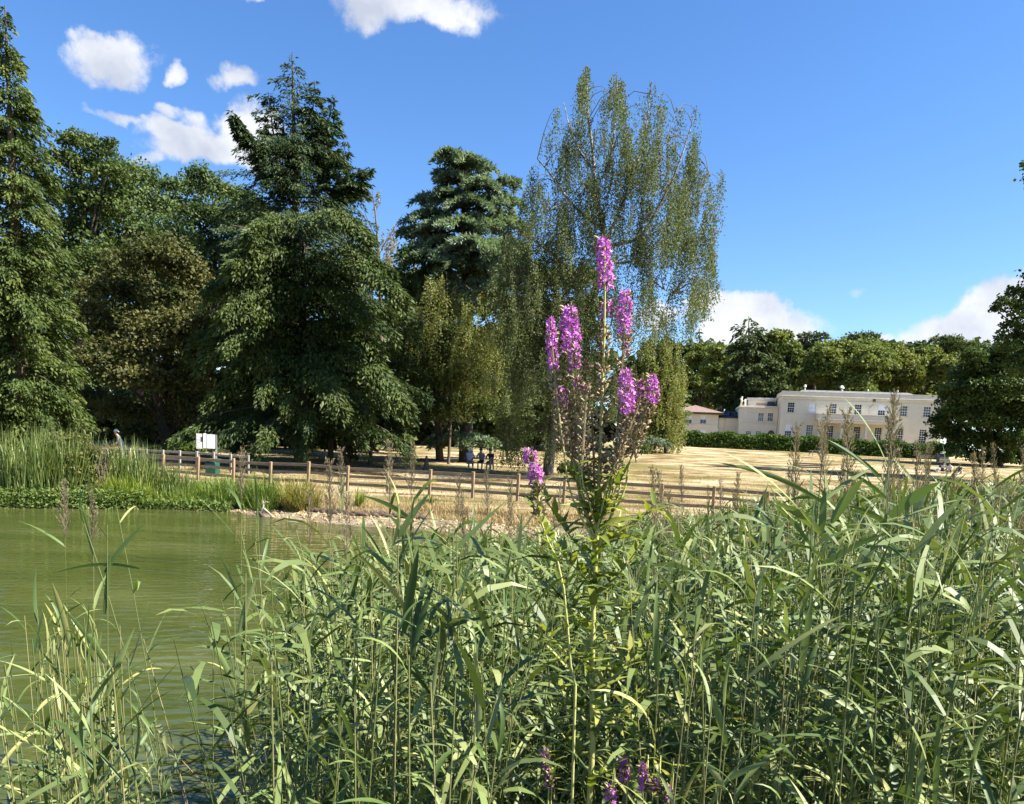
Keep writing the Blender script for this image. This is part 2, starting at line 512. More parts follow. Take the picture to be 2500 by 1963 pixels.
def shore_dist(x, y):
    """signed distance to the shore line, positive on land"""
    x = np.asarray(x, float); y = np.asarray(y, float)
    sh = x.shape; x = x.ravel(); y = y.ravel()
    best = np.full(x.shape, 1e9); inside = np.zeros(x.shape, bool)
    n = len(POLY)
    for i in range(n):
        ax, ay = POLY[i]; bx, by = POLY[(i + 1) % n]
        dx, dy = bx - ax, by - ay
        t = np.clip(((x - ax) * dx + (y - ay) * dy) / (dx * dx + dy * dy + 1e-12), 0, 1)
        best = np.minimum(best, np.hypot(x - ax - t * dx, y - ay - t * dy))
        cond = (ay > y) != (by > y)
        xi = ax + (y - ay) / (by - ay + 1e-12) * dx
        inside ^= cond & (x < xi)
    return np.where(inside, -best, best).reshape(sh)


def hill(y):
    y = np.asarray(y, float)
    a = 0.047 * np.where(y > 42, y - 37, np.where(y > 32, (y - 32) ** 2 / 20.0, 0.0))
    # flattens beyond the house
    k = 0.047 * (128 - 37)
    return np.where(y > 128, k + 2.0 * (1 - np.exp(-(y - 128) / 60.0)), a)


def vnoise(x, y, s, seed):
    """cheap smooth value noise"""
    x = np.asarray(x, float) / s; y = np.asarray(y, float) / s
    xi = np.floor(x).astype(int); yi = np.floor(y).astype(int)
    fx = x - xi; fy = y - yi
    fx = fx * fx * (3 - 2 * fx); fy = fy * fy * (3 - 2 * fy)

    def h(a, b):
        k = (a * 374761393 + b * 668265263 + seed * 974634) & 0x7fffffff
        k = ((k ^ (k >> 13)) * 1274126177) & 0x7fffffff
        return ((k ^ (k >> 16)) & 0xffff) / 65535.0
    return (h(xi, yi) * (1 - fx) + h(xi + 1, yi) * fx) * (1 - fy) + (h(xi, yi + 1) * (1 - fx) + h(xi + 1, yi + 1) * fx) * fy


def ground_z(x, y):
    x = np.asarray(x, float); y = np.asarray(y, float)
    d = shore_dist(x, y)
    far = np.clip((y - 14) / 6, 0, 1)                 # the far bank has an undercut lip, the near one slopes
    lipw = 1.7 + 1.1 * vnoise(x, y, 1.5, 3)
    bump = 0.10 * (vnoise(x, y, 2.2, 5) - .5) + 0.16 * (vnoise(x, y, 9, 8) - .5) * np.clip((y - 20) / 15, 0, 1)
    sand = WATER_Z + 0.07 * np.clip(d, 0, 9) + .04 * (vnoise(x, y, .7, 2) - .5)
    k = np.clip((d - lipw) / 0.35, 0, 1); k = k * k * (3 - 2 * k)
    land = hill(y) + bump
    zfar = sand * (1 - k) + land * k
    znear = WATER_Z + np.clip(d, 0, 3) * .10 + bump * .5
    z = zfar * far + znear * (1 - far)
    zpond = WATER_Z + np.clip(d * .5, -1.2, 0)
    return np.where(d < 0, zpond, z)


def gz(x, y): return float(ground_z(np.array([x]), np.array([y]))[0])


def gp(u, v, ymin=14.0, ymax=200.0):
    """pixel -> point on the ground beyond ymin"""
    d = ray(u, v)
    ys = np.linspace(ymin, ymax, 900)
    pts = np.array(CP)[None] + np.array(d)[None] * (ys / d.y)[:, None]
    g = ground_z(pts[:, 0], pts[:, 1])
    hit = np.nonzero(pts[:, 2] <= g)[0]
    i = hit[0] if len(hit) else len(ys) - 1
    return Vector((pts[i, 0], pts[i, 1], g[i]))


def on_ground(u, Y):
    """point of the ground Y metres ahead in column u (near the horizon)"""
    v = 1100 + (u - 1250) * .047
    p = W(u, v, Y)
    for _ in range(3):
        g = gz(p.x, p.y); vv = proj((p.x, p.y, g))[1]
        p = W(u, vv, Y)
    return Vector((p.x, p.y, gz(p.x, p.y)))


def grid_ground():
    ys = np.concatenate([np.arange(-6, 26, .30), np.arange(26, 45, .5), np.arange(45, 130, 1.6), np.geomspace(130, 1500, 40)])
    xs = np.concatenate([-np.geomspace(1500, 42, 30), np.arange(-41, -16, .7), np.arange(-16, 12, .30), np.arange(12, 42, .8), np.geomspace(42, 1500, 30)])
    X, Y = np.meshgrid(xs, ys)
    Z = ground_z(X, Y)
    co = np.stack([X, Y, Z], -1).reshape(-1, 3)
    ny, nx = X.shape
    i = np.arange(ny * nx).reshape(ny, nx)
    q = np.stack([i[:-1, :-1], i[:-1, 1:], i[1:, 1:], i[1:, :-1]], -1).reshape(-1, 4)
    d = shore_dist(X, Y)
    lipw = 1.9 + 1.1 * vnoise(X, Y, 1.5, 3)
    far = np.clip((Y - 14) / 6, 0, 1)
    sand = np.clip((lipw - d) / .4, 0, 1) * far
    mud = np.clip(1 - np.abs(d - lipw + .1) / .22, 0, 1) * far * np.clip((vnoise(X, Y, .6, 9) - .3) * 3, 0, 1)
    mud = np.maximum(mud, (1 - far) * (d < 12))
    wood = np.zeros_like(X)
    return co, q, sand.ravel(), mud.ravel()


def ground_mat():
    mt, n, l = new_mat('dry_lawn')
    g = n.new('ShaderNodeNewGeometry')

    def nz_(scale, detail=6, rough=.6, stretch=None):
        t = n.new('ShaderNodeTexNoise'); t.inputs['Scale'].default_value = scale; t.inputs['Detail'].default_value = detail
        t.inputs['Roughness'].default_value = rough
        if stretch:
            mp = n.new('ShaderNodeMapping'); mp.inputs['Scale'].default_value = stretch
            l.new(g.outputs['Position'], mp.inputs['Vector']); l.new(mp.outputs[0], t.inputs['Vector'])
        else:
            l.new(g.outputs['Position'], t.inputs['Vector'])
        return t.outputs['Fac']

    def mix(f, a, b, bt='MIX'):
        x = n.new('ShaderNodeMix'); x.data_type = 'RGBA'; x.blend_type = bt
        for k, s in (('Factor', f), ('A', a), ('B', b)):
            if isinstance(s, tuple): x.inputs[k].default_value = (*s, 1)
            elif isinstance(s, float): x.inputs[k].default_value = s
            else: l.new(s, x.inputs[k])
        return x.outputs['Result']
    straw = ramp(n, [(.40, (.12, .09, .035)), (.47, (.28, .205, .105)), (.53, (.42, .325, .19)), (.60, (.58, .48, .32))])
    l.new(nz_(.42, 9, .68, (.55, 1.0, 1)), straw.inputs['Fac'])
    patch = ramp(n, [(.47, (0, 0, 0)), (.60, (1, 1, 1))]); l.new(nz_(.11, 6, .6, (.5, 1.2, 1)), patch.inputs['Fac'])
    pf = n.new('ShaderNodeMath'); pf.operation = 'MULTIPLY'; pf.inputs[1].default_value = .85; l.new(patch.outputs[0], pf.inputs[0])
    c = mix(pf.outputs[0], straw.outputs[0], (.19, .165, .06))
    gp_ = ramp(n, [(.60, (0, 0, 0)), (.72, (1, 1, 1))]); l.new(nz_(.07, 4, .5, (.6, 1, 1)), gp_.inputs['Fac'])
    gf = n.new('ShaderNodeMath'); gf.operation = 'MULTIPLY'; gf.inputs[1].default_value = .5; l.new(gp_.outputs[0], gf.inputs[0])
    c = mix(gf.outputs[0], c, (.20, .21, .07))
    fine = ramp(n, [(.3, (.62, .60, .55)), (.7, (1.15, 1.15, 1.1))]); l.new(nz_(7.0, 8, .7), fine.inputs['Fac'])
    c = mix(.8, c, fine.outputs[0], 'MULTIPLY')
    a = n.new('ShaderNodeAttribute'); a.attribute_name = 'sand'
    sr = ramp(n, [(.32, (.13, .095, .06)), (.48, (.26, .205, .135)), (.62, (.40, .33, .24))]); l.new(nz_(1.6, 9, .7, (.5, 1, 1)), sr.inputs['Fac'])
    c = mix(a.outputs['Fac'], c, sr.outputs[0])
    a2 = n.new('ShaderNodeAttribute'); a2.attribute_name = 'mud'
    c = mix(a2.outputs['Fac'], c, (.06, .043, .026))
    p = n.new('ShaderNodeBsdfPrincipled'); p.inputs['Roughness'].default_value = .95; p.inputs['Specular IOR Level'].default_value = .1
    l.new(c, p.inputs['Base Color'])
    b = n.new('ShaderNodeBump'); b.inputs['Strength'].default_value = 1.0; b.inputs['Distance'].default_value = .2
    l.new(nz_(5.0, 9, .75), b.inputs['Height']); l.new(b.outputs[0], p.inputs['Normal'])
    o = n.new('ShaderNodeOutputMaterial'); l.new(p.outputs[0], o.inputs[0])
    return mt


co, q, sand_w, mud_w = grid_ground()
me = raw_mesh('ground', co, q.ravel(), np.arange(len(q)) * 4, ground_mat(), True)
for nm, arr in (('sand', sand_w), ('mud', mud_w)):
    at = me.attributes.new(nm, 'FLOAT', 'POINT'); at.data.foreach_set('value', arr.astype(np.float32))
part('ground', me, kind='structure')


def water_mat():
    mt, n, l = new_mat('pond_water')
    g = n.new('ShaderNodeNewGeometry')
    p = n.new('ShaderNodeBsdfPrincipled')
    t = n.new('ShaderNodeTexNoise'); t.inputs['Scale'].default_value = .35; t.inputs['Detail'].default_value = 5
    mp = n.new('ShaderNodeMapping'); mp.inputs['Scale'].default_value = (.6, 1.5, 1)
    l.new(g.outputs['Position'], mp.inputs['Vector']); l.new(mp.outputs[0], t.inputs['Vector'])
    r = ramp(n, [(.32, (.036, .047, .010)), (.55, (.055, .066, .017)), (.75, (.082, .092, .032))])
    l.new(t.outputs['Fac'], r.inputs['Fac']); l.new(r.outputs[0], p.inputs['Base Color'])
    p.inputs['Roughness'].default_value = .035; p.inputs['IOR'].default_value = 1.33
    w1 = n.new('ShaderNodeTexNoise'); w1.inputs['Scale'].default_value = 1.7; w1.inputs['Detail'].default_value = 4; w1.inputs['Distortion'].default_value = .6
    m1 = n.new('ShaderNodeMapping'); m1.inputs['Scale'].default_value = (.55, 2.0, 1)
    l.new(g.outputs['Position'], m1.inputs['Vector']); l.new(m1.outputs[0], w1.inputs['Vector'])
    w2 = n.new('ShaderNodeTexWave'); w2.wave_type = 'RINGS'; w2.rings_direction = 'Z'
    w2.inputs['Scale'].default_value = 1.3; w2.inputs['Distortion'].default_value = 3.0; w2.inputs['Detail'].default_value = 2
    m2 = n.new('ShaderNodeMapping'); m2.inputs['Location'].default_value = (1.0, -2.0, 0)
    l.new(g.outputs['Position'], m2.inputs['Vector']); l.new(m2.outputs[0], w2.inputs['Vector'])
    ad = n.new('ShaderNodeMath'); ad.operation = 'MULTIPLY_ADD'; ad.inputs[1].default_value = .10
    l.new(w2.outputs['Fac'], ad.inputs[0]); l.new(w1.outputs['Fac'], ad.inputs[2])
    b = n.new('ShaderNodeBump'); b.inputs['Strength'].default_value = .75; b.inputs['Distance'].default_value = .055
    l.new(ad.outputs[0], b.inputs['Height']); l.new(b.outputs[0], p.inputs['Normal'])
    o = n.new('ShaderNodeOutputMaterial'); l.new(p.outputs[0], o.inputs[0])
    return mt


bm = bmesh.new()
cc = bm.faces.new([bm.verts.new((x, y, WATER_Z)) for x, y in ((-60, -3), (4, -3), (4, 26), (-60, 26))])
me = bpy.data.meshes.new('pond_water'); bm.to_mesh(me); bm.free(); me.materials.append(water_mat())
part('pond_water', me, kind='structure')

# ------------------------------------------------------------------ post and rail fence
fence_u = [400, 484, 571, 662, 755, 851, 949, 1052, 1159, 1270, 1382, 1498, 1620, 1746, 1878]
s_ = np.arange(-1, 18)
fu = (400 + 77.3 * s_) / (1 - .01505 * s_)
fY = 33.7 * (1 - .01505 * s_)
fpts = []
for u_, Y_ in zip(fu, fY):
    p = W(u_, 1190, Y_); fpts.append(Vector((p.x, p.y, 0)))
# straight line through the ends
A_, B_ = fpts[0], fpts[-1]
n_f = len(fpts)
fpts = [A_.lerp(B_, i / (n_f - 1)) for i in range(n_f)]
for p in fpts: p.z = gz(p.x, p.y)
fdir = (B_ - A_).normalized(); fang = math.atan2(fdir.y, fdir.x)


def build_fence(name, label, pts, ang, post_h, rails, post_w, pm, rm, seed):
    rr = random.Random(seed)
    root = thing(name, label, 'fence', pts[0])
    pme = [boxes_mesh('post', [(-post_w, post_w, -post_w, post_w, -.3, post_h + d)], pm, .012) for d in (0, .03, -.02)]
    for i, p in enumerate(pts):
        o = part('post', pme[rr.randrange(3)], root); o.location = p - pts[0]
        o.rotation_euler = (rr.uniform(-.012, .012), rr.uniform(-.015, .015), ang)
    Lr = (pts[1] - pts[0]).length
    rme = [boxes_mesh('rail', [(0, Lr - .006, -.022, .022, -hh, hh)], rm, .006) for hh in [r[1] for r in rails]]
    for i in range(len(pts) - 1):
        for k, (hz, hh, off) in enumerate(rails):
            o = part('rail', rme[k], root)
            d = pts[i + 1] - pts[i]
            nrm = Vector((-math.sin(ang), math.cos(ang), 0)) * -(post_w + .024) * off
            o.location = pts[i] - pts[0] + nrm + Vector((0, 0, hz + rr.uniform(-.012, .012)))
            o.rotation_euler = (0, -math.atan2(d.z, math.hypot(d.x, d.y)), ang)
    return root


build_fence('post_and_rail_fence', 'long brown post and rail fence of three rails between the lawn and the pond', fpts, fang, 1.02,
            [(.90, .062, -1), (.60, .055, -1), (.27, .055, -1)], .055, M['wood_fence'], M['wood_rail'], 3)
# a second, further run at the left
pts2 = []
for u_, Y_ in ((318, 40.0), (348, 39.8), (392, 39.6), (437, 39.4), (470, 39.2), (515, 39.0), (560, 38.8), (606, 38.6)):
    p = on_ground(u_, Y_); pts2.append(p)
a0, b0 = pts2[0].copy(), pts2[-1].copy()
pts2 = [a0.lerp(b0, i / 7) for i in range(8)]
for p in pts2: p.z = gz(p.x, p.y)
build_fence('post_and_rail_fence', 'short weathered fence behind the left end of the long fence', pts2, math.atan2((b0 - a0).y, (b0 - a0).x), .95,
            [(.84, .055, -1), (.50, .05, -1), (.22, .05, -1)], .05, M['wood_grey'], M['wood_grey'], 5)

# ------------------------------------------------------------------ the house
HA = rad(-11.0)                                    # facade turns its right end towards us
H_Y = 131.0
h0 = W(1903, 1050, H_Y); h0.z = 3.9
hx = Vector((math.cos(HA), math.sin(HA), 0)); hy = Vector((-math.sin(HA), math.cos(HA), 0))


def fac(u, v, off=0.0):
    """pixel -> (x along facade, z above the house base) on the plane `off` in front of it"""
    d = ray(u, v); o = h0 - hy * off
    t = (o - CP).dot(hy) / d.dot(hy)
    p = CP + d * t
    return (p - o).dot(hx), p.z - h0.z


HW = fac(2303, 1010)[0]
HT = (fac(1905, 955)[1] + fac(2300, 966)[1]) / 2
HB = -1.2                                          # walls start below the ground


def rig(o): o.rotation_euler = (0, 0, HA); return o


house = rig(thing('country_house', 'long two storey cream stucco house with parapet and porch behind the hedge', 'house', h0))
D = 11.0


def wall_with_holes(name, x0, x1, z0, z1, holes, mat, parent, y0=0.0, th=.35, kind=None):
    """front wall slab with rectangular openings, as joined boxes"""
    xs = sorted({x0, x1, *[h[0] for h in holes], *[h[1] for h in holes]})
    bx = []
    for a, b in zip(xs[:-1], xs[1:]):
        cut = sorted([(h[2], h[3]) for h in holes if h[0] <= a + 1e-6 and h[1] >= b - 1e-6])
        z = z0
        for c0, c1 in cut:
            if c0 > z: bx.append((a, b, y0, y0 + th, z, c0))
            z = c1
        if z < z1: bx.append((a, b, y0, y0 + th, z, z1))
    bm = bmesh.new()
    for q_ in bx: box_bm(bm, *q_)
    bmesh.ops.remove_doubles(bm, verts=bm.verts[:], dist=1e-4)
    # inner duplicate faces between joined boxes
    me = bpy.data.meshes.new(name); bm.to_mesh(me); bm.free(); me.materials.append(mat)
    return part(name, me, parent)


def sash(parent, cx, z0, w, h, y=0.0, cols=3, rows=4, blind=None, sill=True, frame_m='white_paint'):
    """sash window > frame, panes, glazing bars, sill"""
    y = y + .12
    fr = boxes_mesh('window', [(-w / 2, -w / 2 + .07, 0, .1, 0, h), (w / 2 - .07, w / 2, 0, .1, 0, h),
                               (-w / 2 + .07, w / 2 - .07, 0, .1, 0, .08), (-w / 2 + .07, w / 2 - .07, 0, .1, h - .07, h),
                               (-w / 2 + .07, w / 2 - .07, .002, .098, h / 2 - .035, h / 2 + .035)], M[frame_m])
    win = part('window', fr, parent); win.location = (cx, y, z0)
    iw = w - .14
    for half in range(2):
        b0 = .08 if half == 0 else h / 2 + .035
        b1 = h / 2 - .035 if half == 0 else h - .07
        pw = iw / cols; ph = (b1 - b0) / (rows // 2)
        pm = boxes_mesh('pane', [(.018, pw - .018, 0, .01, .018, ph - .018)], M['blind' if blind and half in blind else 'glass'])
        bars = []
        for i in range(cols):
            for j in range(rows // 2):
                o = part('pane', pm, win); o.location = (-iw / 2 + i * pw, .055, b0 + j * ph)
        for i in range(1, cols): bars.append((-iw / 2 + i * pw - .018, -iw / 2 + i * pw + .018, .035, .075, b0, b1))
        for j in range(1, rows // 2): bars.append((-iw / 2, iw / 2, .037, .073, b0 + j * ph - .018, b0 + j * ph + .018))
        part('glazing_bars', boxes_mesh('glazing_bars', bars, M[frame_m]), win)
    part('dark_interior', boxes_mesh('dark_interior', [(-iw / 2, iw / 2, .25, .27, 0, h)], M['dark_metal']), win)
    if sill:
        part('sill', boxes_mesh('sill', [(-w / 2 - .14, w / 2 + .14, -.26, -.005, -.12, -.005)], M['stucco_grey']), win)
    return win


WW, WH = 1.15, 1.72
first = [(1931, 997, None), (1983, 998, (0, 1)), (2034, 998, None), (2095, 1000, None), (2153, 1001, (1,)), (2207, 1002, None), (2264, 1003, None)]
grnd = [(1925, None), (1977, None), (2027, None), (2093, 'door'), (2145, None), (2198, None), (2255, None)]
zc = np.mean([fac(u, v)[1] for u, v, _ in first]); zf = zc - WH / 2
zg_top = np.mean([fac(1925, 1037)[1], fac(2255, 1046)[1], fac(2198, 1045)[1]])
GH = 2.3
holes = []; wins = []
for (u, v, bl) in first:
    x = fac(u, v)[0]
    holes.append((x - WW / 2, x + WW / 2, zf, zf + WH)); wins.append((x, zf, WW, WH, 4, bl))
for (u, k) in grnd:
    x = fac(u, 1045)[0]
    holes.append((x - WW / 2, x + WW / 2, zg_top - GH, zg_top)); wins.append((x, zg_top - GH, WW, GH, 6, (1,) if u == 1925 else None))
wall_with_holes('front_wall', 0, HW, HB, HT - .85, holes, M['stucco'], house)
part('side_wall', boxes_mesh('side_wall', [(0, .35, .35, D, HB, HT - .85)], M['stucco'], 0), house)
part('side_wall', boxes_mesh('side_wall', [(HW - .35, HW, .35, D, HB, HT - .85)], M['stucco'], 0), house)
part('back_wall', boxes_mesh('back_wall', [(0.35, HW - .35, D - .35, D, HB, HT - .85)], M['stucco'], 0), house)
part('cornice', boxes_mesh('cornice', [(-.28, HW + .28, -.28, D + .28, HT - .85, HT - .70)], M['stucco_grey'], .03), house)
part('parapet', boxes_mesh('parapet', [(-.12, HW + .12, -.12, .2, HT - .70, HT - .06), (-.12, .2, .2, D, HT - .70, HT - .06), (HW - .2, HW + .12, .2, D, HT - .70, HT - .06)], M['stucco_white'], .02), house)
part('coping', boxes_mesh('coping', [(-.2, HW + .2, -.2, .27, HT - .06, HT + .03)], M['stucco_grey'], .01), house)
part('string_course', boxes_mesh('string_course', [(.02, HW - .02, -.05, -.002, HT - 1.42, HT - 1.36)], M['stucco_grey'], 0), house)
for (x, z, w, h, rows, bl) in wins: sash(house, x, z, w, h, 0, 3, rows, bl)
# low hipped roof behind the parapet
rx0, rx1 = fac(1958, 955)[0], fac(2246, 960)[0]
rb = bmesh.new()
zb = HT - .5; zt = HT + .62
lo = [rb.verts.new(p) for p in ((rx0 - 1.6, 1.5, zb), (rx1 + 1.6, 1.5, zb), (rx1 + 1.6, D - 1.5, zb), (rx0 - 1.6, D - 1.5, zb))]
hi = [rb.verts.new(p) for p in ((rx0 + .7, 3.6, zt), (rx1 - .7, 3.6, zt), (rx1 - .7, D - 3.6, zt), (rx0 + .7, D - 3.6, zt))]
for i in range(4): rb.faces.new([lo[i], lo[(i + 1) % 4], hi[(i + 1) % 4], hi[i]])
rb.faces.new(hi); rb.faces.new(lo[::-1])
rme = bpy.data.meshes.new('roof'); rb.to_mesh(rme); rb.free(); rme.materials.append(M['slate'])
roof = part('roof', rme, house)
for (u, hh, wd) in ((1976, 1.0, .35), (2070, .95, .55), (2136, .5, .2), (2212, .45, .2)):
    x = fac(u, 952)[0]
    g = tube1([(x, 4.6, zt - .3), (x, 4.6, zt + hh * .55), (x + .02, 4.6, zt + hh * .75)], wd * .35, wd * .35, 6, 8)
    g2 = tube1([(x - wd * .1, 4.6, zt + hh * .6), (x, 4.6, zt + hh * .85), (x + wd * .1, 4.6, zt + hh)], wd * .8, wd * .35, 6, 8)
    part('roof_cowl', geo_mesh('roof_cowl', merge(g, g2), M['stucco_white'], True), roof)
# ground floor porch
px0, px1 = fac(1996, 1030, 2.2)[0], fac(2186, 1035, 2.2)[0]
pz1 = fac(2090, 1012, 2.2)[1]; pz0 = fac(2090, 1031, 2.2)[1]
porch = part('porch', boxes_mesh('porch', [(px0, px1, -2.2, -.002, pz0 + .35, pz1 - .12)], M['stucco_white'], .02), house)
part('porch_coping', boxes_mesh('porch_coping', [(px0 - .12, px1 + .12, -2.32, -.003, pz1 - .118, pz1)], M['stucco_grey'], .02), porch)
part('porch_cornice', boxes_mesh('porch_cornice', [(px0 - .15, px1 + .15, -2.35, -.004, pz0 + .22, pz0 + .348)], M['stucco_grey'], .02), porch)
part('porch_beam', boxes_mesh('porch_beam', [(px0 + .1, px1 - .1, -2.1, -1.75, pz0 - .25, pz0 + .218)], M['stucco_white'], .01), porch)
for u in (2002, 2056, 2072, 2116, 2180):
    x = fac(u, 1040, 2)[0]
    col = part('column', boxes_mesh('column', [(-.17, .17, -.17, .17, HB, pz0 - .252)], M['stucco_white'], .02), house); col.location = (x, -1.92, 0)
    part('capital', boxes_mesh('capital', [(-.24, .24, -.24, .24, pz0 - .42, pz0 - .254)], M['stucco_white'], .02), col)
part('flower_bed', boxes_mesh('flower_bed', [(px0 - 3, px0 + 7, -3.2, -2.7, .9, 1.75)], M['wood_rail'], .05), house)
x = HW - .55
part('drainpipe', geo_mesh('drainpipe', tube1([(x, -.12, HB), (x, -.12, HT - 2.2)], .09, .09, 4, 8), M['stucco_white'], True), house)
x1, z1_ = fac(2134, 981); x0, z0_ = fac(2122, 1012)
part('drainpipe', geo_mesh('drainpipe', tube1([(x1, -.1, z1_), (x1, -.1, z1_ - .5), (x0, -.1, z0_ + .9), (x0, -.1, z0_)], .06, .06, 14, 6), M['stucco'], True), house)
part('downpipe_hopper', boxes_mesh('downpipe_hopper', [(x1 - .2, x1 + .2, -.3, -.01, z1_, z1_ + .4)], M['wood_dark'], .03), house)

# side wing, link and lodge to the left: set behind the facade line
wx0 = fac(1806, 1010, -3)[0]
h1 = h0 + hx * wx0 + hy * 3.0
wing = rig(thing('house_wing', 'lower cream side wing with flat roof joined to the left end of the long house', 'house wing', h1))
WL = -wx0 - .05


def fw(u, v): a, z = fac(u, v, -3.0); return a - wx0, z


wt = fw(1860, 991)[1]
hl = []
wl = []
for u, v in ((1858, 1018), (1881, 1018)):
    x, z = fw(u, v); hl.append((x - .5, x + .5, z - .72, z + .72)); wl.append((x, z - .72, 1.0, 1.44, 4))
for u in (1828, 1852):
    x, z = fw(u, 1052); hl.append((x - .5, x + .5, z - 1.2, z)); wl.append((x, z - 1.2, 1.0, 1.2, 4))
wall_with_holes('front_wall', 0, WL, HB, wt - .42, hl, M['stucco'], wing)
for (x, z, w, h, r_) in wl: sash(wing, x, z, w, h, 0, 3, r_)
part('side_wall', boxes_mesh('side_wall', [(0, .35, .35, 8, HB, wt - .42)], M['stucco']), wing)
part('cornice', boxes_mesh('cornice', [(-.2, WL, -.22, 8, wt - .42, wt - .22)], M['stucco_grey'], .02), wing)
part('coping', boxes_mesh('coping', [(-.1, WL, -.12, 8, wt - .22, wt)], M['stucco_white'], .02), wing)
x, z = fw(1833, 1018)
part('blank_window', boxes_mesh('blank_window', [(x - .5, x - .42, -.05, -.002, z - .85, z + .85), (x + .42, x + .5, -.05, -.002, z - .85, z + .85), (x - .42, x + .42, -.05, -.002, z + .77, z + .85), (x - .65, x + .65, -.09, -.002, z - .98, z - .852)], M['stucco_grey']), wing)
z = fw(1840, 1033)[1]
part('string_course', boxes_mesh('string_course', [(.02, WL - .02, -.05, -.002, z - .05, z + .05)], M['stucco_grey']), wing)
x, z = fw(1883, 1052)
bm = bmesh.new()
ring = [bm.verts.new((x + .55 * math.cos(a), -.02, z - .45 + .55 * math.sin(a))) for a in np.linspace(0, math.pi, 12)]
ring += [bm.verts.new((x - .55, -.02, z - 1.6)), bm.verts.new((x + .55, -.02, z - 1.6))]
f_ = bm.faces.new(ring)
r_ = bmesh.ops.extrude_face_region(bm, geom=[f_])
for v_ in [g for g in r_['geom'] if isinstance(g, bmesh.types.BMVert)]: v_.co.y += .12
me = bpy.data.meshes.new('arched_door'); bm.to_mesh(me); bm.free(); me.materials.append(M['wood_dark'])
part('arched_door', me, wing)
x0, z0_ = fw(1830, 985); x1, z1_ = fw(1899, 968)
attic = part('attic', boxes_mesh('attic', [(x0, WL - .1, 3, 7.5, wt + .002, z1_ - .55)], M['brick']), wing)
part('attic_roof', boxes_mesh('attic_roof', [(x0 - .2, WL - .05, 2.7, 7.8, z1_ - .548, z1_ - .1)], M['stucco_grey'], .03), attic)
part('attic_render', boxes_mesh('attic_render', [(x0 + .02, x0 + 1.4, 2.94, 2.998, wt + .01, z1_ - .56), (x0 + 1.4, WL - .12, 2.945, 2.998, z1_ - 1.0, z1_ - .56)], M['stucco_grey']), attic)
part('attic_vent', boxes_mesh('attic_vent', [(WL - 1.6, WL - .3, 2.7, 2.93, wt + .15, z1_ - .75)], M['dark_metal'], .04), attic)
for u, hh in ((1811, 1.35), (1820, .95)):
    x, _ = fw(u, 985)
    part('roof_cowl', geo_mesh('roof_cowl', merge(tube1([(x, .8, wt), (x, .8, wt + hh * .6), (x, .8, wt + hh)], .2, .13, 6, 8), tube1([(x - .15, .8, wt + hh * .75), (x, .8, wt + hh), (x + .1, .8, wt + hh * 1.15)], .24, .12, 6, 8)), M['stucco_white'], True), wing)
# link
lx0 = fac(1755, 1020, -6)[0]
h2 = h0 + hx * lx0 + hy * 6.0
link_b = rig(thing('link_building', 'low warm cream link with dark glazed roof between the wing and the lodge', 'house link', h2))


def fl(u, v): a, z = fac(u, v, -6.0); return a - lx0, z


LL = fl(1812, 1020)[0]; lt = fl(1780, 1021)[1]
part('front_wall', boxes_mesh('front_wall', [(0, LL, 0, .35, HB, lt)], M['stucco']), link_b)
lz = fl(1780, 1003)[1]
rb = bmesh.new()
vv = [rb.verts.new(p) for p in ((-.3, -.3, lt + .002), (LL, -.3, lt + .002), (LL, 4, lt + .002), (-.3, 4, lt + .002), (-.3, 1.6, lz), (LL, 1.6, lz))]
for f_ in ((0, 1, 5, 4), (2, 3, 4, 5), (1, 2, 5), (0, 4, 3), (3, 2, 1, 0)): rb.faces.new([vv[i] for i in f_])
me = bpy.data.meshes.new('roof'); rb.to_mesh(me); rb.free(); me.materials.append(M['dark_metal'])
lroof = part('roof', me, link_b)
for k in range(4):
    o = part('roof_light', boxes_mesh('roof_light', [(0, 1.0, -.55, .55, 0, .05)], M['glass']), lroof)
    o.location = (.4 + k * (LL - 1.2) / 4, .75, (lt + lz) / 2 + .12); o.rotation_euler = (math.atan2(lz - lt, 1.9), 0, 0)
part('drainpipe', geo_mesh('drainpipe', tube1([(LL * .25, -.1, HB), (LL * .25, -.1, lt - .1)], .06, .06, 4, 6), M['stucco_grey'], True), link_b)
part('string_course', boxes_mesh('string_course', [(LL * .35, LL, -.05, -.002, lt - 1.5, lt - 1.42)], M['stucco_grey']), link_b)
# lodge with hip roof
gx0 = fac(1640, 1020, -4)[0]
h3 = h0 + hx * gx0 + hy * 4.0
lodge = rig(thing('lodge_house', 'small cream lodge with brown hipped tile roof at the left end of the house', 'lodge', h3))


def fg(u, v): a, z = fac(u, v, -4.0); return a - gx0, z


GL = fg(1754, 1020)[0]; gt = fg(1700, 1011)[1]
hl = []; wl = []
for u in (1682, 1717):
    x, z = fg(u, 1024); hl.append((x - .55, x + .55, z - .75, z + .75)); wl.append((x, z - .75, 1.1, 1.5, 2))
    x, z = fg(u, 1049); hl.append((x - .6, x + .6, z - 1.5, z)); wl.append((x, z - 1.5, 1.2, 1.5, 2))
wall_with_holes('front_wall', 0, GL, HB, gt, hl, M['stucco'], lodge)
for (x, z, w, h, r_) in wl: sash(lodge, x, z, w, h, 0, 2, r_, (1,) if h == 1.5 else None)
part('side_wall', boxes_mesh('side_wall', [(GL - .35, GL, .35, 8, HB, gt)], M['stucco']), lodge)
part('side_wall', boxes_mesh('side_wall', [(0, .35, .35, 8, HB, gt)], M['stucco']), lodge)
z = fg(1700, 1035)[1]
part('string_course', boxes_mesh('string_course', [(.02, GL - .02, -.05, -.002, z - .05, z + .05)], M['stucco_grey']), lodge)
part('eaves', boxes_mesh('eaves', [(-.7, GL + .7, -.7, 8.7, gt + .002, gt + .32)], M['wood_dark'], .03), lodge)
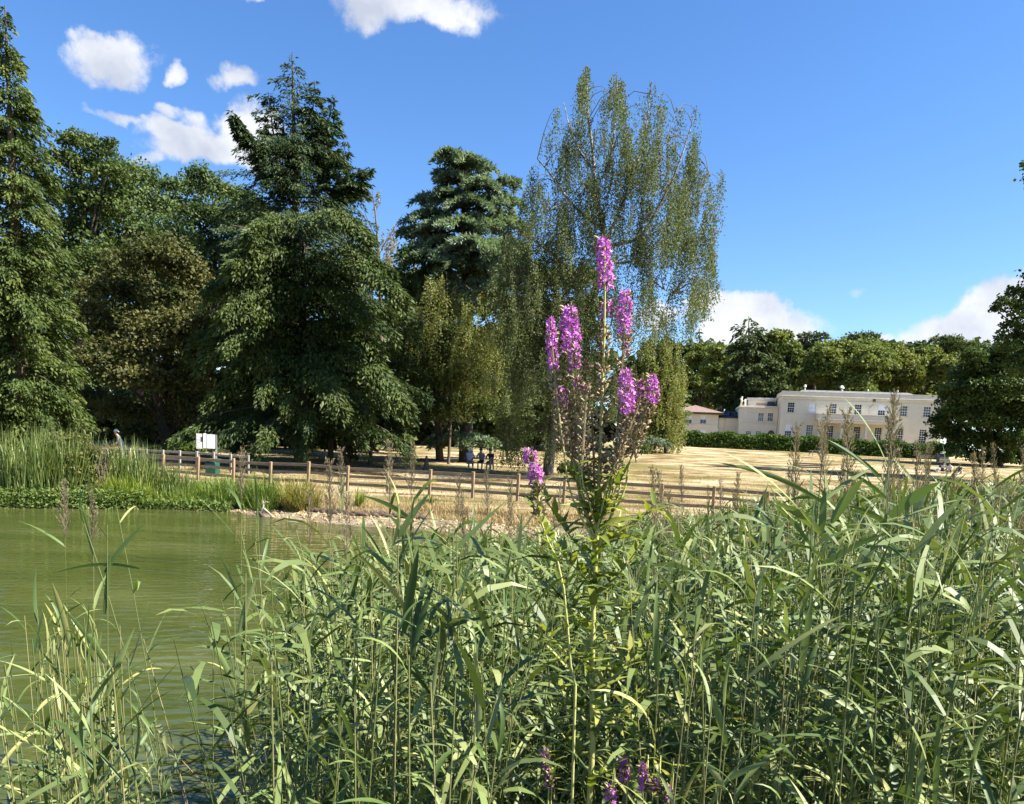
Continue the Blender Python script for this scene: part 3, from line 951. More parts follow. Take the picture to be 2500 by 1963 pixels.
rzt = fg(1690, 985)[1]
rb = bmesh.new()
a = gt + .322
vv = [rb.verts.new(p) for p in ((-.9, -.9, a), (GL + .9, -.9, a), (GL + .9, 8.9, a), (-.9, 8.9, a), (4.2, 4, rzt), (GL - 4.2, 4, rzt))]
for f_ in ((0, 1, 5, 4), (1, 2, 5), (2, 3, 4, 5), (3, 0, 4), (3, 2, 1, 0)): rb.faces.new([vv[i] for i in f_])
me = bpy.data.meshes.new('roof'); rb.to_mesh(me); rb.free(); me.materials.append(M['roof_tile'])
part('roof', me, lodge)

# ------------------------------------------------------------------ benches, boards, bins
def bench(name, label, base, ang, w, mat, cat='bench', arms=True):
    root = thing(name, label, cat, base); root.rotation_euler = (0, 0, ang)
    for sx in (-w / 2 + .06, w / 2 - .06):
        part('leg', boxes_mesh('leg', [(sx - .04, sx + .04, -.28, -.20, 0, .64), (sx - .04, sx + .04, .22, .30, 0, .92)], mat), root)
        if arms: part('armrest', boxes_mesh('armrest', [(sx - .05, sx + .05, -.32, .24, .642, .69)], mat), root)
    for k in range(4):
        part('seat_slat', boxes_mesh('seat_slat', [(-w / 2, w / 2, -.28 + k * .125, -.175 + k * .125, .42, .455)], mat), root)
    for k in range(3):
        part('back_slat', boxes_mesh('back_slat', [(-w / 2 + .1, w / 2 - .1, .235, .265, .52 + k * .14, .62 + k * .14)], mat), root)
    return root


b1 = on_ground(1972, 60)
bench('park_bench', 'dark slatted bench alone in the middle of the dry lawn facing the house', b1, rad(-4), 2.25, M['wood_dark'])
b2 = on_ground(2267, 101)
bench('park_bench', 'pale grey wooden bench in front of the dark end of the hedge', b2, rad(176 - 180 - 2), 2.3, M['wood_grey'])
b3 = on_ground(2301, 103)
gb = thing('storage_bin', 'grey box standing right of the pale bench beside the hedge end', 'bin', b3); gb.rotation_euler = (0, 0, rad(-5))
part('body', boxes_mesh('body', [(-.62, .62, -.4, .4, 0, .95)], M['grey_box'], .05), gb)
part('lid', boxes_mesh('lid', [(-.66, .66, -.44, .44, .952, 1.12)], M['grey_box'], .05), gb)
part('base_board', boxes_mesh('base_board', [(-.7, .7, -.62, -.42, 0, .28)], M['wood_grey'], .02), gb)


def picnic_table(label, base, ang, w, mat):
    root = thing('picnic_table', label, 'picnic table', base); root.rotation_euler = (0, 0, ang)
    for k in range(5): part('top_plank', boxes_mesh('top_plank', [(-w / 2, w / 2, -.36 + k * .147, -.225 + k * .147, .70, .74)], mat), root)
    for sy in (-.78, .62):
        part('seat_plank', boxes_mesh('seat_plank', [(-w / 2, w / 2, sy, sy + .16, .42, .46)], mat), root)
    for sx in (-w / 2 + .3, w / 2 - .3):
        part('crossbar', boxes_mesh('crossbar', [(sx - .03, sx + .03, -.76, .76, .36, .418)], mat), root)
        for s in (-1, 1):
            g = tube1([(sx + .05, s * .28, .70), (sx + .05, s * .62, 0)], .05, .05, 3, 4)
            part('leg', geo_mesh('leg', g, mat), root)
    return root


picnic_table('brown picnic table on the lawn just before the hedge', on_ground(1990, 104), rad(5), 1.9, M['wood_grey'])
TB = on_ground(1172, 50)
picnic_table('wooden picnic table in the shade under the cedar', TB, rad(-12), 2.0, M['wood_grey'])
lw = on_ground(2090, 62)
lt_ = thing('low_stool', 'small low dark table standing on the dry lawn right of the dark bench', 'low table', lw)
part('top', boxes_mesh('top', [(-.36, .36, -.25, .25, .30, .36)], M['wood_dark'], .01), lt_)
for sx in (-.28, .28):
    for sy in (-.18, .18): part('leg', boxes_mesh('leg', [(sx - .03, sx + .03, sy - .03, sy + .03, 0, .298)], M['wood_dark']), lt_)

# notice board
nb = on_ground(503, 39.4)
bd = thing('notice_board', 'white notice board with two pale panels behind the left part of the fence', 'notice board', nb)
bd.rotation_euler = (0, 0, rad(14))
for sx in (-.36, .48): part('post', boxes_mesh('post', [(sx - .04, sx + .04, .03, .11, 0, 1.82)], M['wood_grey']), bd)
part('panel', boxes_mesh('panel', [(-.12, .04, -.02, .02, 1.12, 1.86)], M['white_paint']), bd)
part('panel', boxes_mesh('panel', [(.06, .46, -.02, .02, 1.12, 1.82)], M['white_paint']), bd)
part('panel_frame', boxes_mesh('panel_frame', [(.04, .06, -.03, .025, 1.1, 1.87), (.46, .49, -.03, .025, 1.1, 1.87)], M['dark_metal']), bd)
sp = part('small_panel', boxes_mesh('small_panel', [(-.46, -.18, -.02, .02, 1.08, 1.84)], M['stucco_grey']), bd)
for k in range(2): part('notice', boxes_mesh('notice', [(-.43, -.26, -.026, -.021, 1.13 + k * .36, 1.41 + k * .36)], M['print_grey']), sp)
part('badge', boxes_mesh('badge', [(-.24, -.16, -.035, -.022, 1.45, 1.68)], M['dark_metal'], .008), sp)
gbp = on_ground(519, 35.6)
lb = thing('litter_bin', 'green litter bin behind the fence under the notice board', 'bin', gbp)
part('body', boxes_mesh('body', [(-.26, .26, -.24, .24, 0, .66)], M['green_paint'], .04), lb)
part('lid', boxes_mesh('lid', [(-.31, .31, -.28, .28, .74, .82)], M['green_paint'], .03), lb)
for sx in (-.22, .22): part('lid_post', boxes_mesh('lid_post', [(sx - .03, sx + .03, -.2, .2, .662, .738)], M['green_paint']), lb)

# ------------------------------------------------------------------ people
MP = {k: plain('cloth_' + k, c) for k, c in dict(white=(.62, .60, .55), cream=(.60, .56, .46), skin=(.42, .25, .17), black=(.018, .018, .022), navy=(.03, .04, .08),
      blue=(.38, .45, .62), grey=(.16, .16, .18), hair=(.025, .018, .014), lilac=(.30, .28, .34), hat=(.66, .64, .58)).items()}


def person(label, base, ang, joints, cols, hair=True, hat=False, group=None):
    """joints: dict name -> local point. One skinned body, coloured per region, plus hair or hat."""
    root = thing('person', label, 'person', base, group); root.rotation_euler = (0, 0, ang)
    names = ['pelvis', 'belly', 'chest', 'neck', 'chin', 'crown', 'sho_l', 'elb_l', 'wri_l', 'han_l', 'sho_r', 'elb_r', 'wri_r', 'han_r', 'hip_l', 'kne_l', 'ank_l', 'toe_l', 'hip_r', 'kne_r', 'ank_r', 'toe_r']
    R = dict(pelvis=.15, belly=.135, chest=.155, neck=.055, chin=.085, crown=.10, sho=.075, elb=.045, wri=.035, han=.04, hip=.095, kne=.065, ank=.045, toe=.04)
    E = [('pelvis', 'belly'), ('belly', 'chest'), ('chest', 'neck'), ('neck', 'chin'), ('chin', 'crown')]
    for s in 'lr':
        E += [('chest', 'sho_' + s), ('sho_' + s, 'elb_' + s), ('elb_' + s, 'wri_' + s), ('wri_' + s, 'han_' + s), ('pelvis', 'hip_' + s), ('hip_' + s, 'kne_' + s), ('kne_' + s, 'ank_' + s), ('ank_' + s, 'toe_' + s)]
    me = bpy.data.meshes.new('body')
    me.from_pydata([joints[n_] for n_ in names], [(names.index(a), names.index(b)) for a, b in E], [])
    o = bpy.data.objects.new('body', me); link(o)
    md = o.modifiers.new('skin', 'SKIN'); sub = o.modifiers.new('sub', 'SUBSURF'); sub.levels = sub.render_levels = 1
    for i, n_ in enumerate(names):
        r = R[n_.split('_')[0]]; me.skin_vertices[0].data[i].radius = (r, r)
        me.skin_vertices[0].data[i].use_root = (n_ == 'pelvis')
    dg = bpy.context.evaluated_depsgraph_get()
    me2 = bpy.data.meshes.new_from_object(o.evaluated_get(dg))
    bpy.data.objects.remove(o)
    region = {}
    for n_ in names:
        k = n_.split('_')[0]
        region[n_] = 'skin' if k in ('neck', 'chin', 'crown', 'han', 'wri') else 'top' if k in ('belly', 'chest', 'sho', 'elb') else 'shoe' if k in ('toe', 'ank') else 'leg'
    order = ['skin', 'top', 'leg', 'shoe']
    me2.materials.clear()
    for k in order: me2.materials.append(MP[cols.get(k, 'skin')])
    P = np.array([joints[n_] for n_ in names])
    for pl in me2.polygons:
        i = int(np.argmin(((P - np.array(pl.center)) ** 2).sum(1)))
        pl.material_index = order.index(region[names[i]]); pl.use_smooth = True
    me2.name = 'body'
    part('body', me2, root)
    c = Vector(joints['crown']); ch = Vector(joints['chin'])
    ax = (c - ch).normalized()
    bm = bmesh.new()
    bmesh.ops.create_icosphere(bm, subdivisions=2, radius=.122)
    for v in bm.verts:
        if v.co.z < -.035: v.co.z = -.035 + (v.co.z + .035) * (1.6 if hair and v.co.y > 0 and not hat else .1)
        v.co.y += .02
    if hat:
        for v in bm.verts:
            if v.co.z < -.01: v.co.x *= 1.5; v.co.y *= 1.5; v.co.z = -.02
    hm = bpy.data.meshes.new('hat' if hat else 'hair'); bm.to_mesh(hm); bm.free()
    hm.materials.append(MP[cols.get('hat', 'hat') if hat else cols.get('hair', 'hair')])
    h = part('hat' if hat else 'hair', hm, root); h.location = c + ax * .015
    return root


def stand(lean=.0, h=1.0):
    J = dict(pelvis=(0, 0, .95), belly=(0, -lean * .25, 1.12), chest=(0, -lean * .6, 1.36), neck=(0, -lean * .85, 1.52), chin=(0, -lean - .03, 1.60), crown=(0, -lean - .02, 1.70))
    for s, k in (('l', -1), ('r', 1)):
        J['sho_' + s] = (k * .19, -lean * .65, 1.43); J['elb_' + s] = (k * .25, -lean * .6 - .02, 1.16); J['wri_' + s] = (k * .22, -lean * .7 - .2, 1.02); J['han_' + s] = (k * .20, -lean * .7 - .29, 1.0)
        J['hip_' + s] = (k * .10, 0, .88); J['kne_' + s] = (k * .11, -.03 + k * .06, .49); J['ank_' + s] = (k * .11, .03 + k * .08, .08); J['toe_' + s] = (k * .12, -.14 + k * .08, .04)
    return J


def sit_ground(fold=.35, lean=.1):
    J = dict(pelvis=(0, 0, .14), belly=(0, -lean * .3, .32), chest=(0, -lean, .54), neck=(0, -lean * 1.3, .70), chin=(0, -lean * 1.5 - .04, .78), crown=(0, -lean * 1.5 - .03, .88))
    for s, k in (('l', -1), ('r', 1)):
        J['sho_' + s] = (k * .19, -lean, .61); J['elb_' + s] = (k * .27, -lean - .18, .42); J['wri_' + s] = (k * .17, -.42, .38); J['han_' + s] = (k * .13, -.5, .38)
        J['hip_' + s] = (k * .11, -.02, .13); J['kne_' + s] = (k * .2, -.40, fold); J['ank_' + s] = (k * .13, -.66, .08); J['toe_' + s] = (k * .13, -.83, .06)
    return J


def sit_bench(lean=.12):
    J = dict(pelvis=(0, 0, .56), belly=(0, -lean * .4, .74), chest=(0, -lean, .96), neck=(0, -lean * 1.3, 1.12), chin=(0, -lean * 1.5 - .04, 1.20), crown=(0, -lean * 1.5 - .03, 1.30))
    for s, k in (('l', -1), ('r', 1)):
        J['sho_' + s] = (k * .19, -lean, 1.03); J['elb_' + s] = (k * .27, -lean - .15, .82); J['wri_' + s] = (k * .15, -.42, .80); J['han_' + s] = (k * .11, -.50, .80)
        J['hip_' + s] = (k * .11, -.02, .54); J['kne_' + s] = (k * .14, -.44, .52); J['ank_' + s] = (k * .13, -.42, .09); J['toe_' + s] = (k * .14, -.58, .05)
    return J


def lie_side():
    J = dict(pelvis=(0, 0, .16), belly=(-.18, 0, .20), chest=(-.38, -.02, .34), neck=(-.50, -.03, .47), chin=(-.54, -.07, .54), crown=(-.58, -.05, .63))
    J.update(sho_l=(-.42, -.16, .34), elb_l=(-.52, -.28, .10), wri_l=(-.36, -.36, .06), han_l=(-.28, -.38, .05))
    J.update(sho_r=(-.38, .14, .42), elb_r=(-.20, .12, .34), wri_r=(-.06, -.02, .30), han_r=(.03, -.04, .29))
    J.update(hip_l=(.06, -.08, .12), kne_l=(.46, -.16, .12), ank_l=(.86, -.05, .08), toe_l=(.98, -.12, .06), hip_r=(.06, .08, .2), kne_r=(.46, .0, .28), ank_r=(.82, .06, .12), toe_r=(.95, .02, .08))
    return J


person('person in pale hat and white top leaning forward behind the rushes', on_ground(300, 41.5), rad(-60), stand(.30), dict(top='cream', leg='white', shoe='grey'), hat=True)
ca, sa = math.cos(rad(-12)), math.sin(rad(-12))


def at_table(x, y): return TB + Vector((x * ca - y * sa, x * sa + y * ca, 0))


person('person in white top sitting on the near seat of the shaded picnic table', at_table(-.55, -.72), rad(180 - 12), sit_bench(), dict(top='blue', leg='grey', shoe='white', hair='white'))
person('dark haired person in lilac top at the far side of the picnic table', at_table(-.1, .72), rad(-12), sit_bench(.2), dict(top='lilac', leg='navy', shoe='black'))
person('person in black at the right end of the shaded picnic table', at_table(.55, .72), rad(-20), sit_bench(.16), dict(top='black', leg='navy', shoe='black'))
pg = 'people sitting on the lawn at the right'
person('person in pale blue shirt reclining on the lawn, leftmost of the lawn group', on_ground(2279, 73.5), rad(178), lie_side(), dict(top='blue', leg='navy', shoe='grey'), group=pg)
person('dark haired person in grey top sitting behind the reclining person', on_ground(2299, 75), rad(10), sit_ground(.32, .1), dict(top='grey', leg='navy', shoe='black'), group=pg)
person('dark haired person in white top sitting between two others on the lawn', on_ground(2316, 73.5), rad(-25), sit_ground(.38, .14), dict(top='white', leg='navy', shoe='black'), group=pg)
person('person in black crouched forward on the lawn, rightmost of the lawn group', on_ground(2346, 71.5), rad(-60), sit_ground(.42, .3), dict(top='black', leg='white', shoe='white'), group=pg)

# driftwood and stones
dw = gp(640, 1262, 18)
dr = thing('driftwood_branch', 'pale forked driftwood branch lying at the edge of the water', 'driftwood', dw)
part('limb', geo_mesh('limb', tube1([(-.05, 0, -.05), (.0, 0, .16), (.03, .02, .34), (.0, .02, .46)], .045, .02, 8, 7), M['sand_wood'], True), dr)
part('limb', geo_mesh('limb', tube1([(.06, 0, .22), (.22, -.1, .12), (.4, -.22, .02), (.58, -.34, -.06)], .04, .015, 8, 7), M['sand_wood'], True), dr)
part('limb', geo_mesh('limb', tube1([(.02, .0, .36), (.12, .02, .44), (.16, .02, .40)], .02, .01, 6, 6), M['sand_wood'], True), dr)
part('root_knot', geo_mesh('root_knot', tube1([(-.06, -.05, .1), (.04, -.1, .02), (.14, -.14, -.05)], .06, .05, 6, 7), M['bark_dark'], True), dr)
st = wz(716, 1276)
tw = part('driftwood_stick', geo_mesh('driftwood_stick', tube1([(-.13, 0, 0), (.0, .01, .015), (.13, 0, .0)], .016, .012, 5, 6), M['sand_wood'], True)); tw.location = (st.x, st.y, WATER_Z + .012)
tag(tw, 'short pale stick floating just off the sandy shore', 'stick')

# ------------------------------------------------------------------ trees
def unit(a): return a / (np.linalg.norm(a, axis=-1, keepdims=True) + 1e-9)


def rnd_dir(n):
    return unit(RNG.normal(size=(n, 3)))


def rhombus(pos, d, nrm, ln, wd, base_frac=.38):
    """leaf / spray quads: pos (N,3) root, d direction, nrm approx normal"""
    side = unit(np.cross(d, nrm))
    mid = pos + d * (ln * base_frac)[:, None]
    V = np.stack([pos, mid + side * wd[:, None], pos + d * ln[:, None], mid - side * wd[:, None]], 1)
    return V


def conifer_sprays(base, top, prof, nb, ns, ln, wd, rise=.1, droop=.35, hang=.25, fan=.30, t0=.06, jit=.22, lobes=None, flat=.5, vert_pow=1.0):
    base = np.array(base); top = np.array(top)
    pt = np.array([p[0] for p in prof]); pr = np.array([p[1] for p in prof])
    t = t0 + (1 - t0) * (RNG.random(nb) ** vert_pow)
    az = (np.arange(nb) * 2.39996 + RNG.random(nb) * .8)
    Lb = np.interp(t, pt, pr) * (1 + jit * RNG.normal(size=nb)).clip(.45, 1.5)
    A = base + (top - base) * t[:, None]
    ob = np.stack([np.cos(az), np.sin(az), np.zeros(nb)], 1)
    pb = np.stack([-np.sin(az), np.cos(az), np.zeros(nb)], 1)
    w_ = (Lb + .15) ** 1.7; w_ /= w_.sum()
    b = RNG.choice(nb, ns, p=w_)
    s = RNG.random(ns) ** .62
    L_ = Lb[b]
    y = RNG.normal(size=ns) * .55 * (fan * L_ * (1.08 - s) + .14)
    al = L_ * s
    rb = (rise + .12 * RNG.normal(size=nb))[b]
    z = rb * al - droop * al * s - hang * (RNG.random(ns) ** 1.5) * (.35 + .65 * np.minimum(1, L_ / 2.5)) - np.abs(y) * .25
    pos = A[b] + ob[b] * al[:, None] + pb[b] * y[:, None]
    pos[:, 2] += z
    sg = np.sign(y)[:, None]
    d = ob[b] * (.75 + .3 * RNG.random((ns, 1))) + pb[b] * sg * (RNG.random((ns, 1)) * .9) + np.array([0, 0, 1.0]) * (rb - droop * 1.4 * s - .25 - .5 * RNG.random(ns) * (hang > .1))[:, None]
    d = unit(d + .28 * RNG.normal(size=(ns, 3)))
    nrm = unit(np.array([0, 0, 1.0]) * flat + RNG.normal(size=(ns, 3)) * .55 + ob[b] * .25)
    l_ = ln * (.6 + .8 * RNG.random(ns)); wv_ = wd * (.6 + .8 * RNG.random(ns))
    tint = (.45 * RNG.random(nb)[b] + .35 * RNG.random(ns) + .2 * s).clip(0, 1)
    return rhombus(pos, d, nrm, l_, wv_), tint, (A, ob, Lb, rb_all(rb, b, nb), droop)


def rb_all(rb, b, nb):
    o = np.zeros(nb); o[b] = rb; return o


def limbs_of(info, r_k=.012, every=1, K=4):
    A, ob, Lb, rb, droop = info
    i = np.arange(0, len(A), every)
    s = np.linspace(0, .8, 5)
    P = A[i][:, None] + ob[i][:, None] * (Lb[i][:, None] * s)[..., None]
    P[..., 2] += rb[i][:, None] * Lb[i][:, None] * s - droop * Lb[i][:, None] * s * s
    R = (r_k * Lb[i] + .012)[:, None] * (1.1 - s)[None]
    return tubes(P, R, K, RNG.random(len(i)))


def leaf_blobs(C, R3, n, ln, wd, up=.5, shell=.55, droop=0.0, rn=.75):
    """leaves spread through ellipsoidal clumps. C (B,3), R3 (B,3)"""
    C = np.array(C, float); R3 = np.array(R3, float)
    w_ = (R3[:, 0] * R3[:, 2]); w_ = w_ / w_.sum()
    b = RNG.choice(len(C), n, p=w_)
    d = rnd_dir(n); d[:, 2] = np.where(d[:, 2] < -.35, -d[:, 2] * .6, d[:, 2])
    # fine lumps on each clump
    lump = 1 + .22 * np.sin(d[:, 0] * 7 + b * 1.7) * np.sin(d[:, 1] * 6 + b * 2.3) + .16 * np.sin(d[:, 2] * 9 + b)
    rr = (shell + (1.06 - shell) * RNG.random(n) ** .7) * lump
    pos = C[b] + d * R3[b] * rr[:, None]
    nrm = unit(d * .45 + np.array([0, 0, up]) + RNG.normal(size=(n, 3)) * rn)
    t = unit(np.cross(nrm, rnd_dir(n)) - np.array([0, 0, droop]))
    tint = (.4 * RNG.random(len(C))[b] + .6 * RNG.random(n)).clip(0, 1)
    return rhombus(pos, t, nrm, ln * (.6 + .8 * RNG.random(n)), wd * (.6 + .8 * RNG.random(n)), .45), tint


def off(V, base): return V - np.array(base)[None, None, :]


def put_crown(root, base, V, tint, mat, name='crown'):
    o = part(name, quads_mesh(name, off(V, base), mat, tint), root)
    return o


def put_wood(root, base, geos, mat, name='trunk'):
    co, q, t = merge(*geos)
    return part(name, geo_mesh(name, (co - np.array(base), q, t), mat, True), root)


def px_lobes(lst, Y, depth=.5, flat=.85):
    C, R3 = [], []
    for (u, v, r) in lst:
        R_ = r * Y / FPX
        p = W(u, v, Y + RNG.uniform(-depth, depth * .4) * 3)
        C.append(tuple(p)); R3.append((R_, R_ * .95, R_ * flat))
    return C, R3


def dome(u, v_top, v_bot, hw, n, r, seed=0):
    """auto lobes on an egg shaped crown, in photo pixels"""
    out_ = []
    hc = (v_bot - v_top) / 2
    vc = (v_bot + v_top) / 2
    for i in range(n):
        a = RNG.uniform(0, 2 * math.pi); k = RNG.random() ** .5
        du = math.cos(a) * k * (hw - r * .8); dv = math.sin(a) * k * (hc - r * .7)
        if dv < 0: du *= 1.0
        out_.append((u + du, vc + dv, r * RNG.uniform(.7, 1.25)))
    for i in range(6):                                   # rim lobes
        a = -math.pi * (.08 + .84 * i / 5)
        out_.append((u + math.cos(a) * (hw - r * .75), vc + math.sin(a) * (hc - r * .7), r * RNG.uniform(.6, .95)))
    return out_


def simple_limbs(base, tops, r0, n=8):
    g = []
    b = np.array(base)
    for c in tops:
        c = np.array(c)
        mid = b + (c - b) * .5 + np.array([0, 0, .12 * np.linalg.norm(c - b)])
        start = b + np.array([0, 0, (c - b)[2] * RNG.uniform(.25, .5)])
        g.append(tube1([start, (start + c) / 2 + np.array([0, 0, .06 * np.linalg.norm(c - b)]), c], r0 * .35, r0 * .06, 7, 5))
    return g


# --- spire cypress at the left edge
bY = 40.0
base = on_ground(62, bY); top = W(12, 14, bY)
cyp = thing('cypress_tree', 'very tall narrow green cypress spire at the left edge of the picture', 'cypress', base)
H = top.z - base.z
k = bY / FPX
prof = [(0, 118 * k), (.08, 130 * k), (.2, 132 * k), (.45, 112 * k), (.62, 88 * k), (.75, 72 * k), (.86, 38 * k), (.93, 20 * k), (1, 4 * k)]
V, t, inf = conifer_sprays(base, top, prof, 560, 76000, .25, .046, rise=.35, droop=.55, hang=.42, fan=.34, t0=.015, jit=.16, flat=.35)
put_crown(cyp, base, V, t, M['cypress'])
put_wood(cyp, base, [tube1([base, top], .42, .03, 8, 8), limbs_of(inf, .012, 3)], M['bark_brown'])

# --- tall spruce with several leaders
bY = 57.0; k = bY / FPX
base = on_ground(735, bY); top = W(713, 128, bY)
spr = thing('spruce_tree', 'tall dark spruce with several pointed leaders above the other trees', 'spruce', base)
Hh = top.z - base.z
prof = [(0, 120 * k), (.35, 190 * k), (.55, 175 * k), (.64, 160 * k), (.70, 150 * k), (.78, 112 * k), (.86, 78 * k), (.93, 40 * k), (1, 5 * k)]
Vs, ts, infs = [], [], []
a = conifer_sprays(base, top, prof, 330, 58000, .27, .042, rise=.28, droop=.42, hang=.38, fan=.26, t0=.3, jit=.24, flat=.3)
Vs.append(a[0]); ts.append(a[1]); infs.append(limbs_of(a[2], .012, 2))
wood = [tube1([base, top], .62, .03, 10, 8)]
for (uu, v0, v1, hw, n_) in ((768, 420, 196, 40, 3600), (812, 420, 232, 38, 3600), (655, 440, 226, 34, 2600), (845, 520, 345, 36, 2600), (905, 470, 410, 34, 2600)):
    b_ = W(uu - (uu - 730) * .35, v0, bY); t_ = W(uu, v1, bY)
    kk = [(0, hw * k * 1.3), (.4, hw * k), (.8, hw * k * .5), (1, 3 * k)]
    a = conifer_sprays(b_, t_, kk, 60, n_, .32, .055, rise=.35, droop=.35, hang=.25, t0=.02, flat=.3)
    Vs.append(a[0]); ts.append(a[1]); wood.append(tube1([b_, t_], .12, .02, 5, 5))
# the arm reaching up and left
arm = curve_pts([W(700, 470, bY - 1), W(640, 385, bY - 2), W(595, 325, bY - 2.5), W(566, 280, bY - 3)], 12)
for i in range(11):
    a = conifer_sprays(arm[i] - np.array([0, 0, .2]), arm[i + 1] + np.array([0, 0, .3]), [(0, (31 - 2.4 * i) * k), (1, (25 - 2.0 * i) * k)], 14, 620 - 44 * i, .34, .06, rise=.2, droop=.5, hang=.4, t0=0, flat=.3)
    Vs.append(a[0]); ts.append(a[1])
wood.append(tube1([tuple(p) for p in arm[::3]], .14, .03, 8, 5))
put_crown(spr, base, np.concatenate(Vs), np.concatenate(ts), M['spruce'])
put_wood(spr, base, wood + infs, M['bark_dark'])

# --- the broad conifer in front of it: big arms with lit tops
bY = 46.0; k = bY / FPX
base = on_ground(735, bY); top = W(742, 545, bY)
hem = thing('hemlock_tree', 'broad dark conifer with drooping lit boughs and thick trunk left of centre', 'conifer', base)
prof = [(0, 190 * k), (.12, 225 * k), (.3, 255 * k), (.55, 258 * k), (.75, 218 * k), (.9, 148 * k), (1, 45 * k)]
a = conifer_sprays(base, top, prof, 96, 76000, .26, .042, rise=.30, droop=.50, hang=.75, fan=.20, t0=.18, jit=.20, flat=.4)
Vs = [a[0]]; ts = [a[1]]
arms = [(735, 700, 540, 765), (735, 800, 480, 880), (735, 830, 560, 900), (740, 640, 560, 640), (740, 720, 900, 770), (740, 800, 930, 850), (750, 860, 1000, 985), (740, 880, 830, 985),
        (740, 900, 900, 1010), (730, 850, 640, 890), (740, 560, 900, 575), (740, 560, 600, 570), (745, 640, 960, 660), (740, 680, 990, 720), (735, 760, 610, 770), (730, 700, 500, 700), (730, 900, 510, 960)]
wood = [tube1([base, base + (top - base) * .5, top], .46, .06, 10, 9), limbs_of(a[2], .012, 2)]
for (ua, va, ub, vb) in arms:
    y0_ = RNG.uniform(3.0, 6.5)
    P0 = np.array(W(ua, va, bY)); P1 = np.array(W(ub, vb, bY - y0_))
    Lk = np.linalg.norm(P1 - P0); dv = (P1 - P0) / Lk
    n_ = int(480 * Lk)
    s = RNG.random(n_) ** .7
    side = unit(np.cross(dv, [0, 0, 1.0])[None])[0]
    yy = RNG.normal(size=n_) * (.16 * Lk * (1.05 - s) + .25) * .7
    pos = P0 + (P1 - P0) * s[:, None] + side * yy[:, None]
    pos[:, 2] += .16 * Lk * np.sin(np.pi * s) - np.abs(yy) * .45 - .9 * RNG.random(n_) ** 2
    d = unit(dv * .7 + side * np.sign(yy)[:, None] * RNG.random((n_, 1)) - np.array([0, 0, 1]) * (.2 + .7 * RNG.random((n_, 1))) + .25 * RNG.normal(size=(n_, 3)))
    nr = unit(np.array([0, 0, .6]) + .6 * RNG.normal(size=(n_, 3)))
    Vs.append(rhombus(pos, d, nr, .30 * (.6 + .8 * RNG.random(n_)), .052 * (.6 + .8 * RNG.random(n_)))); ts.append((.45 + .25 * s + .3 * RNG.random(n_)).clip(0, 1))
    wood.append(tube1([P0, (P0 + P1) / 2 + np.array([0, 0, .14 * Lk]), P1], .10, .02, 7, 5))
put_crown(hem, base, np.concatenate(Vs), np.concatenate(ts), M['hemlock'])
put_wood(hem, base, wood, M['bark_dark'])
for (u, w_, lab) in ((806, .20, 'dark slim trunk just right of the thick conifer trunk'), (838, .16, 'second dark slim trunk right of the thick conifer trunk'), (903, .14, 'thin dark trunk standing alone left of the tall pale plumes')):
    b_ = on_ground(u, 49.5)
    t_ = thing('young_conifer', lab, 'tree', b_)
    tp = b_ + Vector((.3, .4, 7.5))
    a = conifer_sprays(b_, tp, [(0, 2.2), (.5, 2.2), (1, .4)], 40, 5000, .34, .06, rise=.2, droop=.5, hang=.6, t0=.36)
    put_crown(t_, b_, a[0], a[1], M['hemlock'])
    put_wood(t_, b_, [tube1([b_, tp], w_, .03, 6, 7)], M['bark_dark'])
b_ = on_ground(1040, 47)
stp = thing('tree_stump', 'short broken grey stump in the shade under the dark conifer', 'stump', b_)
put_wood(stp, b_, [tube1([b_ - Vector((0, 0, .1)), b_ + Vector((.02, 0, .35)), b_ + Vector((0, 0, .95))], .30, .05, 7, 8), tube1([b_, b_ + Vector((.5, -.1, .12)), b_ + Vector((.9, -.1, .02))], .13, .05, 5, 6)], M['bark_brown'], 'stump')


# --- broadleaf trees on the left
def broad_tree(name, label, cat, u, Y, lobes, n, ln, wd, mat, trunk_r, depth=1.0, group=None, up=.5, base=None, bark='bark_dark', lean_to=None, droop=.2, shell=.5):
    base = base or on_ground(u, Y)
    root = thing(name, label, cat, base, group)
    C, R3 = px_lobes(lobes, Y, depth)
    V, t = leaf_blobs(C, R3, n, ln, wd, up=up, droop=droop, shell=shell)
    put_crown(root, base, V, t, mat)
    tops = [C[i] for i in range(0, len(C), max(1, len(C) // 9))]
    cx = np.mean(np.array(C), 0)
    g = [tube1([base - Vector((0, 0, .3)), (np.array(base) * .5 + cx * .5), cx], trunk_r, trunk_r * .35, 8, 8)] + simple_limbs(base, tops, trunk_r)
    put_wood(root, base, g, M[bark])
    return root


